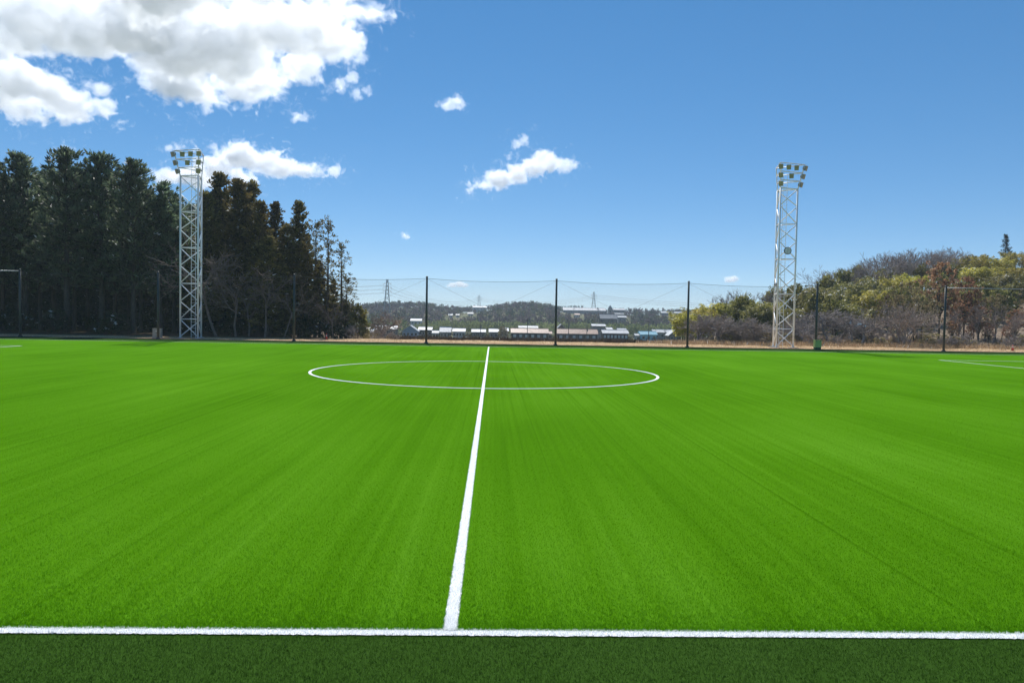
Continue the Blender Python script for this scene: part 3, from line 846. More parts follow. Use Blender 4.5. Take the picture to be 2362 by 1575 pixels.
# ------------------------------------------------------------------ right: cherry trees, bamboo hill, brown trees
ch = [(1612, 722, 90), (1655, 716, 88), (1700, 735, 90), (1740, 730, 87), (1775, 745, 90), (1862, 735, 88), (1905, 712, 90), (1938, 705, 92), (1975, 725, 88), (1840, 745, 93), (1675, 745, 95)]
chl = ['bare spreading cherry tree right of the fifth long-view pole', 'largest bare cherry tree left of the right tower', 'bare cherry tree, third left of the right tower', 'bare cherry tree, second left of the right tower',
       'low bare cherry tree touching the left side of the right tower', 'bare cherry tree between the right tower and the green box', 'bare cherry tree above the green box', 'bare cherry tree over the blue shed roof',
       'bare cherry tree in front of the blue shed', 'small bare cherry tree right behind the right tower', 'pale bare cherry tree in the second row left of the right tower']
for k, ((px, py, Y), lab) in enumerate(zip(ch, chl)):
    x, h = by_px(px, py, Y); b = CHERRY[k % 3]
    plant('cherry_tree', b[:2], ('trunk', 'twigs'), lab, 'bare tree', x, Y, h, b[2], 'bare cherry trees', R_.uniform(0, 6.28), 1.25)

BAM = [bamboo_meshes(110 + k, 9, 2.3, 34, 110, M_BAMBOO) for k in range(2)] + [bamboo_meshes(114 + k, 9, 2.3, 34, 110, M_BAMBOO2) for k in range(2)]
EVER = [crown_blobs(120 + k, 8, 3.6, .15, 20, 260, .34, .22, M_EVER, M_BARK, .4, .25, .16) for k in range(3)]
hillside = [  # photo px of the top, depth, kind
    (1588, 712, 118, 'b'), (1602, 704, 122, 'b'), (1622, 697, 126, 'b'), (1645, 690, 130, 'b'), (1668, 690, 132, 'o'), (1690, 684, 128, 'o'), (1715, 680, 122, 'e'),
    (1745, 690, 118, 'o'), (1766, 684, 124, 'b'), (1790, 690, 118, 'o'), (1790, 662, 142, 'e'), (1838, 655, 138, 'e'), (1862, 652, 134, 'o'), (1886, 648, 140, 'o'), (1880, 672, 122, 'e'), (1915, 660, 124, 'o'),
    (1910, 634, 150, 'e'), (1940, 645, 138, 'o'), (1945, 622, 158, 'e'), (1975, 640, 140, 'o'), (1980, 612, 165, 'e'), (2005, 660, 122, 'b'), (2010, 628, 150, 'o'), (1960, 690, 112, 'o'), (1930, 690, 114, 'e'),
    (2040, 650, 126, 'o'), (2045, 612, 160, 'o'), (2070, 632, 142, 'b'), (2080, 600, 170, 'o'), (2105, 625, 146, 'b'), (2130, 600, 165, 'o'), (2120, 655, 124, 'o'), (2165, 630, 140, 'e'), (2190, 600, 160, 'o'),
    (2215, 588, 165, 'b'), (2200, 640, 135, 'o'), (2240, 580, 168, 'b'), (2245, 612, 150, 'b'), (2275, 582, 172, 'b'), (2285, 610, 148, 'b'), (2270, 650, 128, 'e'), (2318, 590, 165, 'b'), (2312, 625, 140, 'o'),
    (2345, 572, 170, 'b'), (2350, 610, 145, 'b'), (2345, 650, 125, 'e'), (2385, 580, 165, 'b'), (2400, 620, 140, 'o'), (2440, 590, 160, 'e'), (2085, 665, 120, 'e'), (2235, 660, 122, 'o'), (2310, 665, 120, 'e')]
cnt = {}
for k, (px, py, Y, kd) in enumerate(sorted(hillside)):
    py -= 4
    x, h = by_px(px, py, Y); h = max(h, 4.5); side = 'left of the right tower' if px < 1830 else ('right of that tower' if px < 2170 else 'near the right edge')
    c = cnt.get((kd, side), 0); cnt[(kd, side)] = c + 1
    if kd == 'e':
        plant('evergreen_tree', EVER[k % 3], ('trunk', 'crown'), f'rounded dark evergreen tree, {ORD[c]} of those {side}, counted rightwards', 'evergreen', x, Y, h, 8.2, 'evergreens on the right hill', R_.uniform(0, 6.28), min(1.5, 8 / h) * .95)
    else:
        w = 'yellow-green' if kd == 'b' else 'olive'
        plant('bamboo_clump', BAM[(k % 2) + (0 if kd == 'b' else 2)], ('culms', 'leaves'), f'{w} feathery bamboo clump, {ORD[c]} {w} one {side}, counted rightwards', 'bamboo', x, Y, h, 9.0,
              'bamboo on the right hill', R_.uniform(0, 6.28), min(1.6, 9 / h))
# leafless trees along the ridge of the hill
for k in range(20):
    px = 1920 + k * 15.5; py = np.interp(px, [1940, 2000, 2080, 2110, 2220], [616, 596, 574, 570, 578]) + R_.uniform(-5, 10); Y = 160 + (k % 3) * 7; py -= 4
    x, h = by_px(px, py, Y); b = RIDGE[k % 2]
    plant('ridge_tree', b[:2], ('trunk', 'twigs'), f'leafless grey tree on the hill ridge, {ORD[k]} from the left', 'bare tree', x, Y, h, b[2], 'leafless trees on the ridge', R_.uniform(0, 6.28), 1.45)
for k, (px, py) in enumerate([(1668, 668), (1705, 664), (1760, 668), (1790, 660)]):
    x, h = by_px(px, py, 140); b = RIDGE[k % 2]
    plant('ridge_tree', b[:2], ('trunk', 'twigs'), f'leafless tree above the bamboo left of the right tower, {ORD[k]} from left', 'bare tree', x, 140, h, b[2], 'leafless trees above the bamboo', k, 1.3)
# fir on the skyline at the right
fir = conifer_meshes(130, 14, 2.4, .12, lambda t: (1 - t) ** .8, 60, 6, 12, .45, .16, -.1, M_SHRUB, .4, .45)
x, h = by_px(2321, 541, 178)
plant('fir_tree', fir, ('trunk', 'crown'), 'single dark fir standing above the hill skyline at the right', 'fir', x, 178, h, 14.1)

# russet and tan trees at the right edge, bare trunks below
RUS = [crown_blobs(140 + k, 9, 2.3, .38, 16, 120, .24, .15, M_RUSSET, M_BARK, .55, .4, .13, 1.2) for k in range(2)]
TAN = [crown_blobs(144 + k, 8, 2.6, .35, 15, 90, .22, .13, M_TAN, M_BARK, .6, .45, .11, 1.2) for k in range(2)]
br = [(2172, 590, 100, 'r', 'tall russet-leaved tree rising behind the last net pole'), (2228, 628, 104, 'r', 'russet-leaved tree next right of the tall russet one'), (2215, 690, 94, 'r', 'low russet tree under the net rail'),
      (2260, 700, 93, 'r', 'low russet tree in the middle below the net rail'), (2345, 705, 92, 'r', 'dark russet shrub tree at the right frame edge'), (2300, 668, 98, 't', 'tan-leaved tree under the net rail near the right edge'),
      (2130, 640, 98, 't', 'tan-leaved tree left of the last net pole'), (2092, 636, 102, 't', 'pale tan tree, second left of the last net pole'), (2050, 668, 100, 't', 'olive-tan tree, third left of the last net pole'),
      (2150, 680, 93, 't', 'low tan tree just left of the last net pole'), (2390, 650, 98, 't', 'tan tree beyond the right frame edge'),
      (2198, 735, 90, 'r', 'russet bush at the foot of the last net pole'), (2238, 745, 91, 'r', 'russet bush, second right of the last net pole'), (2282, 740, 90, 'r', 'russet bush, third right of the last net pole'),
      (2325, 745, 91, 'r', 'russet bush beside the red cone'), (2200, 668, 99, 'r', 'russet tree behind the left end of the net rail'), (2250, 655, 103, 'r', 'russet tree above the middle of the net rail'),
      (2275, 720, 95, 't', 'low tan tree among the russet bushes'), (2140, 745, 90, 't', 'tan bush at the field edge left of the last net pole'), (2110, 690, 96, 't', 'mid-height tan tree, leaning left of the last net pole'),
      (2070, 735, 93, 't', 'low tan tree beside the fan-stemmed bare tree')]
for k, (px, py, Y, kd, lab) in enumerate(br):
    x, h = by_px(px, py, Y); me = (RUS if kd == 'r' else TAN)[k % 2]
    plant('russet_tree' if kd == 'r' else 'tan_leaved_tree', me, ('trunk', 'crown'), lab, 'tree', x, Y, h, 9.2 if kd == 'r' else 8.2, 'brown trees at the right', R_.uniform(0, 6.28), 1.0 if h > 7 else 1.2)
b2 = [(2040, 720, 90), (2068, 700, 92), (2095, 715, 89), (2125, 700, 91), (2160, 705, 90), (2200, 700, 92), (2232, 715, 90), (2262, 690, 92), (2290, 710, 89), (2322, 700, 91), (2350, 715, 90), (2010, 735, 92), (2075, 690, 97), (2245, 690, 97), (2310, 690, 96)]
for k, (px, py, Y) in enumerate(b2):
    x, h = by_px(px, py, Y); b = BARE2[k % 3]
    plant('bare_tree', b[:2], ('trunk', 'twigs'), f'bare thin-stemmed tree at the field edge on the right, {ORD[k]} of its kind', 'bare tree', x, Y, h, b[2], 'bare trees at the right edge', R_.uniform(0, 6.28), .95)
fan = bare_mesh(190, 5, 1.5, 4, (1, 2), .11, M_TWIG, .24, 0, 7, .4)
x, h = by_px(2085, 690, 86)
plant('bare_tree', fan[:2], ('trunk', 'twigs'), 'bare tree fanning out in many stems at the field edge', 'bare tree', x, 86, h, fan[2], None, .5, 1.2)
for j in range(58):
    px = 1590 + j * 13.8 + R_.uniform(-8, 8); Y = R_.choice((84.5, 87, 90, 94, 98)); q = atY(px, 790, Y); h = R_.uniform(1.0, 2.2)
    if j % 2:
        b = SCRUB[j % 4 // 2]; me, h0, pn = b[:2], b[2], ('stems', 'twigs')
    else:
        me, h0, pn = SCRUBL[j % 2], 2.2, ('stems', 'leaves')
    plant('scrub_bush', me, pn, 'low brown scrub at the foot of the right-hand hill', 'scrub', q.x, Y, h, h0, 'scrub at the foot of the right hill', j, 1.5)

# straw grass: behind the kerb, and weeds up the bank (nobody could count the stems)
def straw_patch(name, label, spots, per, hmin, hmax, mat, seed, spread=.25):
    rng = np.random.default_rng(seed); XY = np.array(spots); n = len(XY) * per
    P = np.repeat(XY, per, 0) + rng.normal(0, spread, (n, 2)); z = ground_z(P[:, 0], P[:, 1])
    h = rng.uniform(hmin, hmax, n); D = np.c_[rng.normal(0, .45, (n, 2)), np.ones(n)]
    v, q = leaf_quads(np.c_[P, z + h * .42], D, h, .03 + .05 * h, rng)
    return tag(link(name, np_mesh(name, v, q, mat, np.clip(rng.normal(.5, .25, n), 0, 1))), label, 'grass', kind='stuff')


rg = np.random.default_rng(77)
straw_patch('dry_grass', 'low straw-coloured grass strip behind the kerb', np.c_[rg.uniform(-60, 62, 9000), 70.6 + 9.0 * rg.random(9000) ** 1.2], 4, .03, .09, M_STRAW, 1)
straw_patch('dry_weeds', 'taller dry weeds at the foot of the right-hand hill', np.c_[rg.uniform(22, 66, 3500), rg.uniform(80, 104, 3500)], 6, .25, .8, M_STRAW, 2)
straw_patch('bank_weeds', 'dry weeds on the bank before the village', np.c_[rg.uniform(-16, 34, 2200), rg.uniform(79, 103, 2200)], 4, .05, .16, M_STRAW, 3)

# ------------------------------------------------------------------ post-and-wire row on the bank
M_POST = pmat('weathered_post', (.05, .04, .032), (.09, .075, .06), 3, .9)
M_REED = leafmat('brown_reeds', [(.03, .024, .02), (.075, .06, .05), (.24, .17, .10)], .25, .9, .2, .1)
VY = 108.0
row = thing('trellis_row', 'long row of dark wooden stakes and wire on the bank before the village', 'trellis', (0, VY, 0))
x0, x1 = atY(905, 785, VY).x, atY(1600, 790, VY).x
npost = 52
pm = {}
for k in range(npost):
    x = x0 + (x1 - x0) * k / (npost - 1) + R_.uniform(-.12, .12); z = gz(x, VY)
    h = R_.uniform(.72, .92)
    me = MB().tube([(0, 0, -.2), (R_.uniform(-.03, .03), 0, h)], [.055, .045], 6).mesh('stake', M_POST)
    o_ = link('stake', me, row); o_.location = (x, 0, z)
for hh in (.3, .55, .75):
    MB().tube([(x0 + (x1 - x0) * t, 0, gz(x0 + (x1 - x0) * t, VY) + hh) for t in np.linspace(0, 1, 40)], .012, 4).build('wire', M_POST, row)
rg = np.random.default_rng(31)
nn = 6500
P = np.c_[rg.uniform(x0 - 1, x1 + 2, nn), VY + 1.4 + rg.uniform(-.5, 1.2, nn)]; z = ground_z(P[:, 0], P[:, 1]); h = rg.uniform(.3, .75, nn)
v, q = leaf_quads(np.c_[P, z + h * .5], np.c_[rg.normal(0, .25, (nn, 2)), np.ones(nn)], h, .11, rg)
tag(link('reed_bank', np_mesh('reed_bank', v, q, M_REED, np.clip(rg.normal(.42, .22, nn), 0, 1))), 'brown dead reeds behind the row of stakes', 'reeds', kind='stuff')

# ------------------------------------------------------------------ village houses
def rmat(name, c, rough=.6, metal=.0): return pmat(name, c, tuple(k * .72 for k in c), .9, rough, metal, coord='obj', spec=.5)


RO = {'w': rmat('pale_tile_roof', (.58, .595, .60)), 's': rmat('salmon_tile_roof', (.56, .33, .22), .5), 'g': rmat('grey_tile_roof', (.27, .29, .30)),
      'c': rmat('cyan_sheet_roof', (.22, .52, .62), .45), 'd': rmat('dark_tile_roof', (.20, .22, .24), .4), 'u': rmat('blue_sheet', (.12, .40, .62), .5)}
WA = {'d': pmat('dark_timber_wall', (.030, .032, .036), (.05, .05, .052), .8, .8, coord='obj'), 'g': pmat('grey_render_wall', (.20, .19, .18), (.26, .25, .24), .6, .85, coord='obj'),
      'b': pmat('blue_grey_wall', (.22, .29, .36), (.26, .33, .40), .5, .8, coord='obj'), 'r': pmat('red_brown_wall', (.075, .035, .028), (.10, .05, .04), .6, .8, coord='obj'),
      'w': pmat('white_render_wall', (.58, .58, .56), (.48, .48, .46), .5, .8, coord='obj'), 'c': pmat('cyan_wall', (.30, .62, .70), (.26, .55, .64), .5, .7, coord='obj'),
      'n': pmat('brown_board_wall', (.12, .09, .065), (.17, .13, .10), .7, .85, coord='obj')}
M_GLASS = pmat('window_glass', (.025, .03, .04), None, 2, .12, spec=.8)
M_FRAME = pmat('pale_window_frame', (.62, .62, .6), None, 2, .6)


CLEAR = []


def house(label, px0, px1, ytop, yeave, ybase, Y, roof, wall, front=False, nwin=3, pale=False, depth=7.0, wtop=.75, door=True, name='house'):
    """gabled house; px of its left and right ends, roof top, eaves and ground line; front = gable end towards the viewer"""
    a, b = atY(px0, yeave, Y), atY(px1, yeave, Y); w = b.x - a.x; cx = (a.x + b.x) / 2
    zt, ze = atY((px0 + px1) / 2, ytop, Y).z, atY((px0 + px1) / 2, yeave, Y).z; zb = min(atY((px0 + px1) / 2, ybase, Y).z, gz(cx, Y) + .3)
    zb0 = gz(cx, Y) - 1.0
    CLEAR.append((px0 - 4, px1 + 4, min(ytop, yeave) - 1, ybase - (ybase - yeave) * .35, Y))
    t = thing(name, label, 'house', (cx, Y, zb), 0, 'houses in the valley')
    H, T = ze - zb, zt - zb; hw, o = w / 2, .45
    wl = MB().box(-hw + o, hw - o, 0, depth, zb0 - zb, H)
    if front: wl.add([(-hw + o, 0, H), (hw - o, 0, H), (0, 0, T - .12), (-hw + o, depth, H), (hw - o, depth, H), (0, depth, T - .12)], [(0, 1, 2), (3, 5, 4), (0, 2, 5, 3), (1, 4, 5, 2)])
    else: wl.add([(-hw + o, 0, H), (-hw + o, depth, H), (-hw + o, depth / 2, T - .12), (hw - o, 0, H), (hw - o, depth, H), (hw - o, depth / 2, T - .12)], [(0, 2, 1), (3, 4, 5), (0, 3, 5, 2), (1, 2, 5, 4)])
    wo = wl.build('wall', WA[wall], t)
    th = .16; r = MB()
    def slab(p):   # four corners lower edge -> ridge, thickened
        lo = [Vector(x) for x in p]; up = [x + Vector((0, 0, th)) for x in lo]
        r.add(lo + up, [(3, 2, 1, 0), (4, 5, 6, 7), (0, 1, 5, 4), (1, 2, 6, 5), (2, 3, 7, 6), (3, 0, 4, 7)])
    if front:
        d = (T - H) / hw * .3
        slab([(-hw, -o, H - d), (0, -o, T), (0, depth + o, T), (-hw, depth + o, H - d)][::1])
        slab([(0, -o, T), (hw, -o, H - d), (hw, depth + o, H - d), (0, depth + o, T)])
    else:
        slab([(-hw, -o, H - .1), (hw, -o, H - .1), (hw, depth / 2, T), (-hw, depth / 2, T)])
        slab([(-hw, depth / 2, T), (hw, depth / 2, T), (hw, depth + o, H - .1), (-hw, depth + o, H - .1)])
    ro = r.build('roof', RO[roof], t)
    MB().box(-hw - .02, hw + .02, depth / 2 - .14, depth / 2 + .14, T + th * .6, T + th + .12).build('ridge_cap', RO[roof], ro) if not front else None
    wm = M_FRAME if pale else M_GLASS
    for k in range(nwin):
        x = -hw + o + (w - 2 * o) * (k + .5) / nwin; ww = min(1.1, (w / nwin) * .5); z1 = H * wtop + .25 * (H < 2); z0 = z1 - min(1.1, H * .45)
        f = MB().box(x - ww / 2 - .08, x + ww / 2 + .08, -.06, -.005, z0 - .08, z1 + .08).build('window', M_FRAME, t)
        if not pale: MB().box(x - ww / 2, x + ww / 2, -.08, -.061, z0, z1).build('pane', M_GLASS, f)
    if door:
        x = -hw + o + (w - 2 * o) * .92
        MB().box(x - .4, x + .4, -.05, -.004, 0.0, min(1.95, H * .85)).build('door', M_POST, t)
    return t


house('white-roofed house at the left end of the village, beside the wood', 823, 852, 754, 761, 772, 330, 'w', 'g')
house('small white lean-to roof beside the leftmost village house', 851, 862, 759, 766, 772, 326, 'w', 'n', nwin=1, depth=4)
house('house with bright white roof behind the leafless scrub', 862, 896, 750, 760, 772, 335, 'w', 'n')
house('house with white roof just right of the leafless scrub', 897, 916, 752, 759, 772, 338, 'w', 'n', nwin=2)
house('pale blue gable-fronted building left of the first village pole', 926, 966, 751, 764, 773, 325, 'w', 'b', True, 4, door=False)
house('long dark house with bright roof behind the left centre net pole', 964, 997, 755, 761, 772, 332, 'w', 'd', nwin=4)
house('low white shed right of the left centre net pole', 996, 1013, 763, 768, 773, 322, 'w', 'w', nwin=2, depth=4)
house('grey house with broad pale green-white roof', 1013, 1041, 755, 766, 773, 328, 'w', 'g')
house('house with patchy white roof and white clutter in front', 1043, 1074, 758, 765, 773, 332, 'w', 'w', nwin=4)
house('dark-walled house with thick white roof, left of the round brown tree', 1087, 1121, 760, 766, 774, 325, 'w', 'd', nwin=3)
house('grey house with white roof right next to the round brown tree', 1127, 1151, 759, 766, 774, 328, 'w', 'g', nwin=2)
house('small white-roofed house half behind the round brown tree', 1158, 1174, 757, 764, 774, 336, 'w', 'w', nwin=1)
house('long salmon-roofed house, left one of the pair', 1178, 1266, 758, 768, 777, 320, 's', 'd', nwin=6, pale=True)
house('small salmon-roofed annexe between the two long houses', 1264, 1274, 764, 770, 777, 322, 's', 'g', nwin=1, depth=4)
house('white roof ridge rising behind the left salmon house', 1196, 1242, 752, 757, 772, 350, 'w', 'g', nwin=3)
house('long salmon-roofed house, right one of the pair', 1284, 1380, 759, 770, 778, 320, 's', 'd', nwin=6, pale=True)
house('small grey gable house behind the centre net pole', 1286, 1304, 748, 756, 772, 360, 'g', 'n', True, 1)
house('flat white-roofed grey hall behind the right salmon house', 1365, 1398, 748, 752, 770, 365, 'w', 'g', nwin=4)
house('small white roof between the grey hall and the seven-window house', 1399, 1414, 756, 760, 772, 345, 'w', 'g', nwin=1)
house('red-brown house with seven pale windows and white roof', 1389, 1451, 762, 769, 779, 322, 'w', 'r', nwin=7, pale=True)
house('white roof behind the right end of the seven-window house', 1425, 1447, 758, 764, 774, 342, 'w', 'w', nwin=2)
house('pale cyan house with cyan roof left of the brown gable', 1476, 1517, 765, 772, 781, 320, 'c', 'c', nwin=3)
house('wide white roof behind the cyan house', 1506, 1550, 761, 767, 776, 340, 'w', 'g', nwin=3)
house('brown gable house with white roof edge at the right end of the village', 1541, 1573, 762, 774, 783, 316, 'w', 'n', True, 2)
house('low white shed left of the cyan house', 1464, 1480, 770, 774, 780, 322, 'w', 'w', nwin=1, depth=4)
# on the far hill
house('white-roofed house standing alone low on the far hillside', 946, 973, 735, 740, 746, 560, 'w', 'w', nwin=3)
house('tiny white house on the far hillside left of the middle pylon', 1034, 1044, 724, 727, 731, 720, 'w', 'w', nwin=1)
house('second tiny white house on the far hillside', 1051, 1060, 724, 727, 731, 725, 'g', 'w', nwin=1)
house('grey-roofed house high on the far hillside under the middle pylon', 1078, 1092, 720, 724, 728, 760, 'g', 'w', nwin=2)
house('white hall on the ridge under the middle pylon', 1090, 1123, 706, 709, 713, 880, 'w', 'w', nwin=4, depth=14)
house('very long white greenhouse roof on the far ridge right of the centre pole', 1299, 1398, 710, 716, 720, 870, 'w', 'g', nwin=8, depth=16)
house('white barn on the ridge right of the pointed tower', 1414, 1442, 712, 715, 719, 860, 'w', 'g', nwin=3, depth=12)
house('broad grey-roofed farmhouse half up the far hill', 1384, 1424, 725, 735, 742, 620, 'g', 'd', nwin=4, depth=10)
house('pale grey-roofed house behind the farmhouse on the far hill', 1418, 1440, 721, 726, 734, 680, 'g', 'g', nwin=2)
house('small cream house low on the far hill slope', 1425, 1400 + 46, 729, 732, 738, 640, 'w', 'g', nwin=2)
house('orange-roofed house on the far hill below the greenhouse', 1325, 1338, 723, 726, 730, 740, 's', 'w', nwin=1)
house('long pale wall-like building on the ridge behind the bamboo at the right', 1525, 1585, 719, 722, 727, 860, 'w', 'g', nwin=6, depth=10)
# pointed tower on the ridge
q = atY(1407, 722, 850); tw = thing('ridge_tower', 'small grey tower with pointed roof on the far ridge', 'tower', (q.x, 850, gz(q.x, 850)))
hh = atY(1407, 712, 850).z - gz(q.x, 850)
MB().box(-2.2, 2.2, -2.2, 2.2, -1, hh).build('wall', WA['g'], tw)
MB().add([(-2.7, -2.7, hh), (2.7, -2.7, hh), (2.7, 2.7, hh), (-2.7, 2.7, hh), (0, 0, hh + 4.2)], [(0, 1, 4), (1, 2, 4), (2, 3, 4), (3, 0, 4), (3, 2, 1, 0)]).build('roof', RO['g'], tw)
MB().box(-.6, .6, -2.3, -2.205, hh * .35, hh * .75).build('window', M_GLASS, tw)

# blue-roofed shed behind the cherry trees on the right
SY = 95.0
q = atY(1982, 752, SY); zt = gz(q.x, SY); zr = q.z - zt
shed = thing('shed', 'small shed with bright blue sheet roof among the bare cherry trees', 'shed', (q.x, SY, zt))
MB().box(-.8, .8, 0, 1.6, -.6, zr - .1).build('wall', WA['g'], shed)
MB().add([(-1.1, -.4, zr - .12), (1.1, -.4, zr - .12), (1.1, 1.9, zr + .5), (-1.1, 1.9, zr + .5), (-1.1, -.4, zr - .05), (1.1, -.4, zr - .05), (1.1, 1.9, zr + .57), (-1.1, 1.9, zr + .57)],
         [(3, 2, 1, 0), (4, 5, 6, 7), (0, 1, 5, 4), (1, 2, 6, 5), (2, 3, 7, 6), (3, 0, 4, 7)]).build('roof', RO['u'], shed)
MB().box(-.4, .4, -.05, -.004, 0, max(.6, zr * .7)).build('door', M_POST, shed)

# parked vehicles among the houses
M_CAR = pmat('white_car_paint', (.75, .75, .76), None, 1, .25, coord='obj'); M_TYRE = pmat('tyre', (.02, .02, .02), None, 3, .9)
for px, py, Y, lab in ((969, 772, 318, 'white van parked before the long dark house'), (1080, 774, 317, 'white car parked left of the dark-walled house'), (1172, 776, 315, 'white car parked at the left end of the salmon house'),
                       (1054, 774, 316, 'white car before the patchy-roofed house')):
    q = atY(px, py, Y); z = gz(q.x, Y); van = 'van' in lab
    c = thing('parked_van' if van else 'parked_car', lab, 'van' if van else 'car', (q.x, Y, z), 0, 'vehicles parked in the village')
    hi_ = 1.9 if van else 1.42
    prof = [(-1.9, .35), (-1.9, .85), (-1.75, 1.0), (-1.35, hi_), (.55, hi_), (1.15, 1.0), (1.85, .85), (1.95, .35)]
    n_ = len(prof); mb = MB(); mb.add([(x, -.8, z_) for x, z_ in prof] + [(x, .8, z_) for x, z_ in prof], [tuple(range(n_)), tuple(range(2 * n_ - 1, n_ - 1, -1))] + [(k, k + n_, (k + 1) % n_ + n_, (k + 1) % n_) for k in range(n_)])
    mb.build('body', M_CAR, c)
    MB().add([(-1.45, -.812, 1.0), (.95, -.812, 1.0), (.5, -.812, hi_ - .1), (-1.25, -.812, hi_ - .1)], [(0, 1, 2, 3)]).build('side_window', M_GLASS, c)
    for sx in (-1.2, 1.2):
        for sy in (-.82, .66): MB().tube([(sx, sy, .32), (sx, sy + .16, .32)], .32, 14).build('wheel', M_TYRE, c)

# utility poles in the village
for k, (px, py, Y, lab) in enumerate([(1217, 735, 318, 'dark utility pole before the left salmon house'), (1312, 742, 318, 'dark utility pole before the left half of the right salmon house'), (1354, 752, 318, 'utility pole with box at the right salmon house'),
                                      (1497, 738, 316, 'tall utility pole before the cyan house'), (1109, 745, 316, 'utility pole before the dark-walled white-roofed house'), (1534, 758, 318, 'short utility pole left of the brown gable house')]):
    q = atY(px, py, Y); z = gz(q.x, Y); t = thing('utility_pole', lab, 'utility pole', (q.x, Y, z), 0, 'utility poles in the village'); H = q.z - z
    MB().tube([(0, 0, -.5), (0, 0, H)], [.17, .12], 8).build('pole', M_POST, t)
    MB().box(-.9, .9, -.06, .06, H - .9, H - .78).build('crossarm', M_POST, t)
    MB().tube([(.25, 0, H - 2.4), (.25, 0, H - 1.5)], .25, 10).build('transformer', WA['g'], t)

# round brown tree in the village
me = crown_blobs(150, 6, 2.7, .12, 16, 150, .4, .26, M_TAN, M_BARK2, .4, .3, .15)
x, h = by_px(1160, 752, 318)
plant('round_brown_tree', me, ('trunk', 'crown'), 'round brown tree between white-roofed houses in the village', 'tree', x, 318, h, 6.2)

# ------------------------------------------------------------------ pylons and lines
M_PYL = pmat('pylon_steel', (.30, .32, .34), (.24, .26, .28), .3, .5, .4, coord='obj')


def pylon(label, px, ytop, Y, H=None, wb=6.0):
    q = atY(px, ytop, Y); z0 = gz(q.x, Y); H = q.z - z0
    t = thing('pylon', label, 'pylon', (q.x, Y, z0), 0, 'power pylons'); w = lambda s: (wb / 2) * (1 - s) ** 1.25 + .55
    lv = [0, .16, .30, .43, .54, .64, .73, .81, .89, 1.0]
    cs = [(-1, -1), (1, -1), (1, 1), (-1, 1)]
    for cx_, cy_ in cs:
        MB().tube([(cx_ * w(s), cy_ * w(s), s * H - (1 if s == 0 else 0)) for s in lv], .17, 5).build('leg', M_PYL, t)
    for i in range(len(lv) - 1):
        mb = MB(); a, b = lv[i], lv[i + 1]
        for k in range(4):
            c0, c1 = cs[k], cs[(k + 1) % 4]
            mb.tube([(c0[0] * w(a), c0[1] * w(a), a * H), (c1[0] * w(b), c1[1] * w(b), b * H)], .09, 4)
            mb.tube([(c1[0] * w(a), c1[1] * w(a), a * H), (c0[0] * w(b), c0[1] * w(b), b * H)], .09, 4)
        mb.build('lattice_panel', M_PYL, t)
    tips = []
    for s in (.74, .82, .90):
        for sx in (-1, 1):
            arm = MB(); L_ = 3.4 if s < .85 else 2.9
            arm.tube([(sx * w(s), 0, s * H), (sx * L_, 0, s * H + .1)], .10, 4).tube([(sx * w(s), 0, s * H + 1.1), (sx * L_, 0, s * H + .1)], .08, 4)
            ar = arm.build('cross_arm', M_PYL, t)
            MB().tube([(sx * L_, 0, s * H + .05), (sx * L_, 0, s * H - 1.1)], .11, 6).build('insulator', WA['w'], ar)
            tips.append(Vector((q.x + sx * L_, Y, z0 + s * H - 1.1)))
    return tips


pa = pylon('tall lattice pylon left of the view gap, nearest of the three', 893.5, 644, 560)
pb = pylon('small far pylon on the ridge left of centre', 1105.5, 681, 1000, wb=6)
pc = pylon('far pylon on the ridge right of the centre pole', 1370, 673, 930, wb=6)


def power_line(label, a, b, sag):
    t = thing('power_line', label, 'power line', tuple(a[0]), 0, 'power lines')
    for p, q in zip(a, b):
        pts = [p.lerp(q, k / 14) - Vector((0, 0, sag * 4 * (k / 14) * (1 - k / 14))) - a[0] for k in range(15)]
        MB().tube(pts, .05, 4, False).build('conductor', M_WIRE, t)


power_line('power line from the tall pylon to the ridge pylon left of centre', pa, pb, 9)
power_line('power line between the two far pylons', pb, pc, 8)
power_line('power line running right from the far right pylon behind the hill', pc, [p + Vector((330, -120, -6)) for p in pc], 8)
power_line('power line running left from the tall pylon behind the wood', pa, [p + Vector((-260, -60, 4)) for p in pa], 7)

# ------------------------------------------------------------------ far woods (read as one mass)
def wood_mat(name):
    m = bpy.data.materials.new(name); n = nodes_of(m); N, L = n.nodes, n.links
    o = N.new('ShaderNodeOutputMaterial'); a = N.new('ShaderNodeAttribute'); a.attribute_name = 'leaf_colour'
    d = N.new('ShaderNodeBsdfDiffuse'); t = N.new('ShaderNodeBsdfTranslucent'); mx = N.new('ShaderNodeMixShader'); mx.inputs[0].default_value = .3
    L.new(a.outputs['Color'], d.inputs[0]); L.new(a.outputs['Color'], t.inputs[0]); L.new(d.outputs[0], mx.inputs[1]); L.new(t.outputs[0], mx.inputs[2]); L.new(mx.outputs[0], o.inputs[0])
    return m


M_FAR = wood_mat('far_wood_foliage')


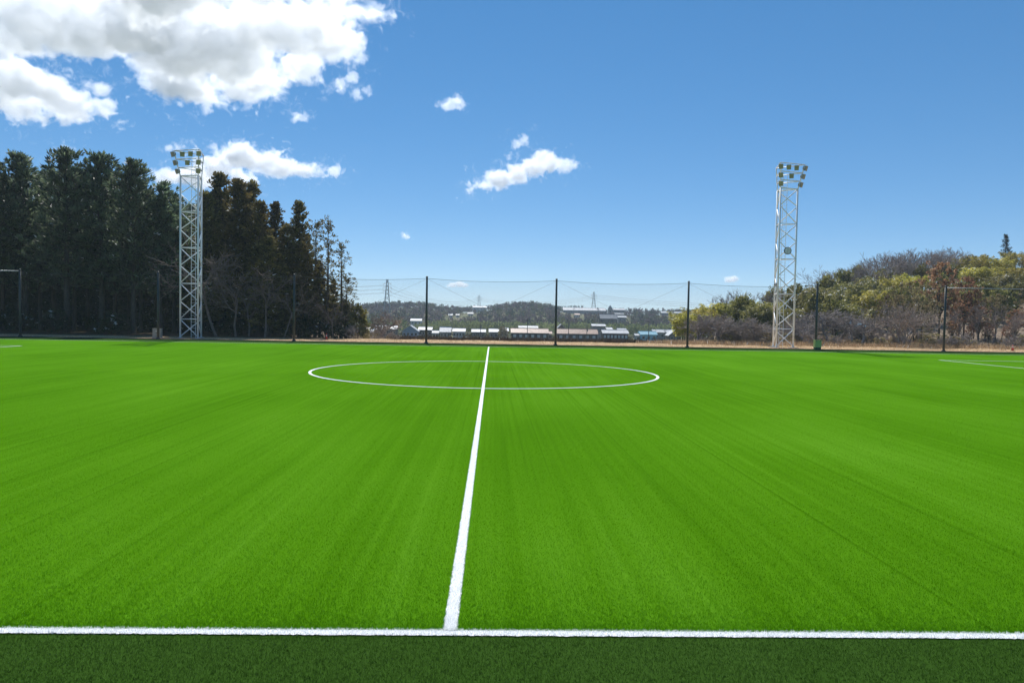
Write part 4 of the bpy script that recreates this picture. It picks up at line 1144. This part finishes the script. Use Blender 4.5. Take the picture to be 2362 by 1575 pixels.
def far_wood(name, label, P, Hs, Rs, cols, per, size, seed):
    rng = np.random.default_rng(seed); z = ground_z(P[:, 0], P[:, 1])
    # no tree grows in front of a house that shows between them
    rel = np.c_[P, z + Hs] - np.array(CAM); dep = rel @ np.array(FW)
    qx = PW / 2 + F * (rel @ np.array(RT)) / dep; qy = PH / 2 - F * (rel @ np.array(UP)) / dep; qr = F * Rs / dep
    keep = np.ones(len(P), bool)
    for a, b, t_, y_, Yh_ in CLEAR: keep &= ~((qx + qr > a) & (qx - qr < b) & (qy < y_) & (P[:, 1] < Yh_ + 2))
    P, Hs, Rs, cols, z = P[keep], Hs[keep], Rs[keep], cols[keep], z[keep]; n = len(P)
    d = unit(rng.normal(size=(n, per, 3))) * (rng.random((n, per, 1)) ** .4)
    C = np.stack([P[:, 0, None] + d[..., 0] * Rs[:, None], P[:, 1, None] + d[..., 1] * Rs[:, None], z[:, None] + Hs[:, None] * (.55 + .45 * d[..., 2])], -1).reshape(-1, 3)
    D = d.reshape(-1, 3) + rng.normal(0, .5, (n * per, 3)) + np.array([0, 0, .5])
    sz = np.repeat(size * (Hs / Hs.mean()), per) * rng.uniform(.6, 1.4, n * per)
    v, q = leaf_quads(C, D, sz, sz * .6, rng)
    col = np.repeat(cols, per, 0) * rng.uniform(.65, 1.35, (n * per, 1))
    return tag(link(name, np_mesh(name, v, q, M_FAR, col=col)), label, 'wood', kind='stuff')


rg = np.random.default_rng(3)
n = 3600
Yh = rg.uniform(540, 960, n); Xh = rg.uniform(-.32, .42, n) * (Yh + 7)
kind = rg.random(n) + .35 * np.sin(Xh * .035 + 2) * np.sin(Yh * .02)
cols = np.where(kind[:, None] < .55, np.array([[.12, .095, .10]]), np.where(kind[:, None] < .85, np.array([[.05, .068, .05]]), np.array([[.11, .125, .06]])))
far_wood('far_hill_wood', 'grey-brown winter woodland covering the far hills', np.c_[Xh, Yh], rg.uniform(4.5, 9, n), rg.uniform(2.0, 3.6, n), cols, 30, 1.5, 4)
n = 1100
Yb = rg.uniform(405, 470, n); Xb = rg.uniform(-.20, .30, n) * (Yb + 7)
cols = np.where(rg.random((n, 1)) < .75, np.array([[.26, .29, .13]]), np.array([[.12, .155, .075]])) * rg.uniform(.8, 1.25, (n, 1))
far_wood('far_bamboo_belt', 'pale green bamboo belt at the foot of the far hills behind the village', np.c_[Xb, Yb], rg.uniform(5.5, 8.5, n), rg.uniform(1.5, 2.4, n), cols, 44, 1.0, 6)
# village garden shrubs
n = 420
Yv = rg.uniform(310, 395, n); Xv = rg.uniform(-.17, .25, n) * (Yv + 7)
cols = np.where(rg.random((n, 1)) < .5, np.array([[.10, .08, .045]]), np.array([[.05, .06, .028]]))
far_wood('village_shrubs', 'low garden shrubs scattered between the village houses', np.c_[Xv, Yv], rg.uniform(.8, 2.2, n), rg.uniform(.7, 1.8, n), cols, 26, .6, 8)
# rows of trees on the ridge
for a, b, yy, nn, lab in ((1278, 1342, 704, 9, 'clipped dark row of trees on the ridge above the greenhouse'), (1078, 1094, 703, 3, 'dark flat-topped tree group on the ridge by the middle pylon'),
                          (1547, 1590, 713, 7, 'dark pines on the ridge at the right end of the far hill'), (992, 1004, 698, 2, 'pair of trees on the ridge just right of the left centre pole')):
    p0, p1 = atY(a, yy, 890), atY(b, yy, 890); Xr = np.linspace(p0.x, p1.x, nn); Pr = np.c_[Xr, np.full(nn, 890.)]
    Hr = np.linspace(p0.z, p1.z, nn) - ground_z(Pr[:, 0], Pr[:, 1])
    far_wood('ridge_tree_row', lab, Pr, Hr, np.full(nn, abs(p1.x - p0.x) / nn * .7), np.tile([[.03, .042, .03]], (nn, 1)), 70, 1.4, nn)

# ------------------------------------------------------------------ clouds
def cloudmat(name, dens, g, scale, amp):
    """droplets: the grid's soft shape, torn by fine noise, gives the density"""
    m = bpy.data.materials.new(name); n = nodes_of(m); N, L = n.nodes, n.links
    o = N.new('ShaderNodeOutputMaterial'); v = N.new('ShaderNodeVolumePrincipled')
    v.inputs['Color'].default_value = (.972, .986, 1, 1); v.inputs['Density Attribute'].default_value = ''; v.inputs['Anisotropy'].default_value = g
    at = N.new('ShaderNodeAttribute'); at.attribute_name = 'density'
    ps = N.new('ShaderNodeNewGeometry').outputs['Position']
    z = N.new('ShaderNodeTexNoise'); z.inputs['Scale'].default_value = scale; z.inputs['Detail'].default_value = 4; z.inputs['Roughness'].default_value = .62
    z.inputs['Distortion'].default_value = .6; L.new(ps, z.inputs['Vector'])
    def mt(op, a, b):
        t = N.new('ShaderNodeMath'); t.operation = op
        for i, x in enumerate((a, b)):
            if isinstance(x, (int, float)): t.inputs[i].default_value = x
            else: L.new(x, t.inputs[i])
        return t.outputs[0]
    f = mt('ADD', at.outputs['Fac'], mt('MULTIPLY', mt('SUBTRACT', z.outputs[0], .5), amp))
    r = N.new('ShaderNodeMapRange'); r.inputs['From Min'].default_value = .30; r.inputs['From Max'].default_value = .62; r.inputs['To Max'].default_value = dens
    L.new(f, r.inputs[0]); L.new(r.outputs[0], v.inputs['Density']); L.new(v.outputs[0], o.inputs['Volume'])
    return m


M_CLOUD = cloudmat('cloud_droplets', .027, .5, .021, 2.05)
M_WISP = cloudmat('thin_cloud_droplets', .018, .5, .030, 1.8)
BASE_H = 700.0


def cloud(label, blobs, amp, scale, soft, vox, seed, mat=M_CLOUD, flat=.55, h=BASE_H, fine=1.0, detail=6):
    """cumulus: overlapping balls (photo px, radius px) worn away by noise, as a real fog volume"""
    P = []
    for b in blobs:
        q = atZ(b[0], b[1], h); dist = (q - CAM).length; P.append((q, b[2] / F * dist))
    lo = Vector([min(c[i] - r * (flat if i == 2 else 1) for c, r in P) - amp for i in range(3)])
    hi = Vector([max(c[i] + r * (flat if i == 2 else 1) for c, r in P) + amp for i in range(3)])
    mid = (lo + hi) / 2
    me = bpy.data.meshes.new('cloud'); me.from_pydata([(0, 0, 0)], [], []); me.materials.append(mat)
    ob = link('cloud', me); ob.location = mid; tag(ob, label, 'cloud', 'clouds', 'stuff')
    g = bpy.data.node_groups.new('cloud', 'GeometryNodeTree'); g.interface.new_socket('Geometry', in_out='OUTPUT', socket_type='NodeSocketGeometry')
    N, L = g.nodes, g.links
    def mt(op, *a):
        n = N.new('ShaderNodeMath'); n.operation = op
        for i, v in enumerate(a):
            if isinstance(v, (int, float)): n.inputs[i].default_value = v
            else: L.new(v, n.inputs[i])
        return n.outputs[0]
    def vm(op, a, b=None):
        n = N.new('ShaderNodeVectorMath'); n.operation = op; L.new(a, n.inputs[0])
        if b is not None: n.inputs[1].default_value = b
        return n
    pos = N.new('GeometryNodeInputPosition').outputs[0]
    f = None
    for c, r in P:
        d = vm('MULTIPLY', vm('SUBTRACT', pos, c - mid).outputs[0], (1, 1, 1 / flat))
        s = mt('SUBTRACT', r, vm('LENGTH', d.outputs[0]).outputs['Value'])
        f = s if f is None else mt('SMOOTH_MAX', f, s, r * .4)
    def noise(sc, det, rough, dist, sd):
        z = N.new('ShaderNodeTexNoise'); z.noise_dimensions = '4D'; z.inputs['W'].default_value = sd; L.new(pos, z.inputs['Vector'])
        z.inputs['Scale'].default_value = sc; z.inputs['Detail'].default_value = det; z.inputs['Roughness'].default_value = rough
        z.inputs['Distortion'].default_value = dist; return z.outputs[0]
    # broad billows, then ridged torn detail that eats into the edge
    f = mt('ADD', f, mt('MULTIPLY', mt('SUBTRACT', noise(scale, detail, .6, .3, seed), .5), amp * 6.0))
    rid = mt('ABSOLUTE', mt('SUBTRACT', noise(scale * 3.6, 5, .6, .8, seed + 7.3), .5))
    f = mt('SUBTRACT', f, mt('MULTIPLY', rid, amp * 3.0 * fine))
    f = mt('ADD', f, amp * .25 * fine)
    dn = N.new('ShaderNodeMapRange'); dn.inputs['From Min'].default_value = -soft * .5; dn.inputs['From Max'].default_value = soft; dn.inputs['To Max'].default_value = 1.0; L.new(f, dn.inputs['Value'])
    vc = N.new('GeometryNodeVolumeCube'); L.new(dn.outputs[0], vc.inputs['Density'])
    vc.inputs['Min'].default_value = lo - mid; vc.inputs['Max'].default_value = hi - mid
    for i, a in enumerate('XYZ'): vc.inputs['Resolution ' + a].default_value = max(8, int((hi[i] - lo[i]) / vox))
    sm = N.new('GeometryNodeSetMaterial'); sm.inputs['Material'].default_value = mat; L.new(vc.outputs[0], sm.inputs[0])
    out = N.new('NodeGroupOutput'); L.new(sm.outputs[0], out.inputs[0])
    ob.modifiers.new('cloud', 'NODES').node_group = g
    return ob


cloud('huge grey-bellied cumulus filling the top left of the sky',
      [(130, 40, 70), (215, 60, 80), (310, 60, 95), (390, 100, 95), (400, 190, 60), (450, 215, 50), (540, 205, 50), (610, 190, 40), (530, 100, 100), (630, 70, 85),
       (725, 60, 70), (800, 45, 48), (680, 150, 46), (770, 105, 46), (60, 20, 60), (10, 40, 60), (0, 95, 35), (330, -60, 130), (560, -60, 120), (740, -40, 75)], 55, .0055, 60, 6, 1)
cloud('white cumulus with flat grey base at the left edge above the pines',
      [(-30, 190, 60), (45, 185, 55), (100, 205, 50), (160, 232, 42), (215, 242, 28), (60, 250, 35), (160, 265, 25), (245, 242, 14)], 42, .009, 50, 5.5, 2)
cloud('white cumulus stretching right from behind the left tower head',
      [(380, 408, 24), (440, 405, 32), (500, 385, 36), (545, 360, 40), (600, 375, 40), (650, 385, 36), (700, 395, 26), (745, 398, 17), (775, 397, 10), (470, 420, 26), (560, 410, 26)], 40, .0085, 60, 6.5, 3)
cloud('slanting white cumulus right of centre, alone in the blue',
      [(1075, 437, 10), (1110, 430, 18), (1150, 415, 28), (1190, 402, 28), (1230, 388, 32), (1270, 380, 26), (1305, 388, 22), (1250, 362, 20)], 34, .010, 50, 6.5, 4)
cloud('small torn white cloud right of the big cumulus', [(1018, 242, 11), (1040, 240, 14), (1066, 234, 11)], 30, .016, 40, 5, 5, M_WISP)
cloud('torn cloud streak hanging below the right end of the big cumulus', [(776, 210, 9), (787, 193, 10), (800, 175, 11), (816, 154, 10), (830, 136, 8)], 26, .014, 45, 5, 6, M_WISP)
cloud('thin hooked cloud shred beside the torn streak', [(816, 222, 8), (835, 205, 9), (856, 190, 8)], 24, .015, 40, 5, 7, M_WISP)
cloud('tiny white cloud puff above the cumulus behind the left tower', [(670, 273, 7), (685, 268, 10), (702, 270, 7)], 26, .017, 36, 5, 8, M_WISP)
cloud('faint cloud wisp over the second pine', [(130, 350, 10), (155, 350, 9)], 34, .013, 70, 7, 9, M_WISP)
cloud('faint cloud puff above the left tower head', [(400, 342, 11), (425, 338, 12), (492, 340, 11)], 34, .013, 60, 7, 10, M_WISP)
cloud('tiny cloud shred above the slanting cumulus', [(1192, 332, 11), (1208, 324, 10)], 28, .016, 45, 6, 11, M_WISP)
cloud('tiny low cloud left of centre over the fence', [(930, 543, 7), (938, 546, 6)], 26, .012, 50, 8, 12, M_WISP)
cloud('small low cloud just under the net cable', [(1042, 658, 10), (1060, 656, 11), (1072, 658, 8)], 40, .008, 90, 12, 13, M_WISP)
cloud('small low cloud over the right-hand net bay', [(1683, 645, 11), (1695, 644, 10)], 40, .008, 80, 12, 14, M_WISP)
cloud('small shred left of the big cumulus tail', [(200, 195, 12), (230, 207, 14), (278, 286, 10)], 30, .015, 50, 5, 15, M_WISP)

# ------------------------------------------------------------------ haze
hz = bpy.data.materials.new('haze_air'); n = nodes_of(hz)
o = n.nodes.new('ShaderNodeOutputMaterial'); v = n.nodes.new('ShaderNodeVolumePrincipled'); n.links.new(v.outputs[0], o.inputs['Volume'])
v.inputs['Color'].default_value = (.72, .86, 1.0, 1); v.inputs['Density'].default_value = 2.0e-4; v.inputs['Anisotropy'].default_value = .2
tag(MB().box(-2600, 2600, -400, 3100, -12, 90).build('haze', hz), 'thin pale air over the whole valley', 'haze', kind='stuff')
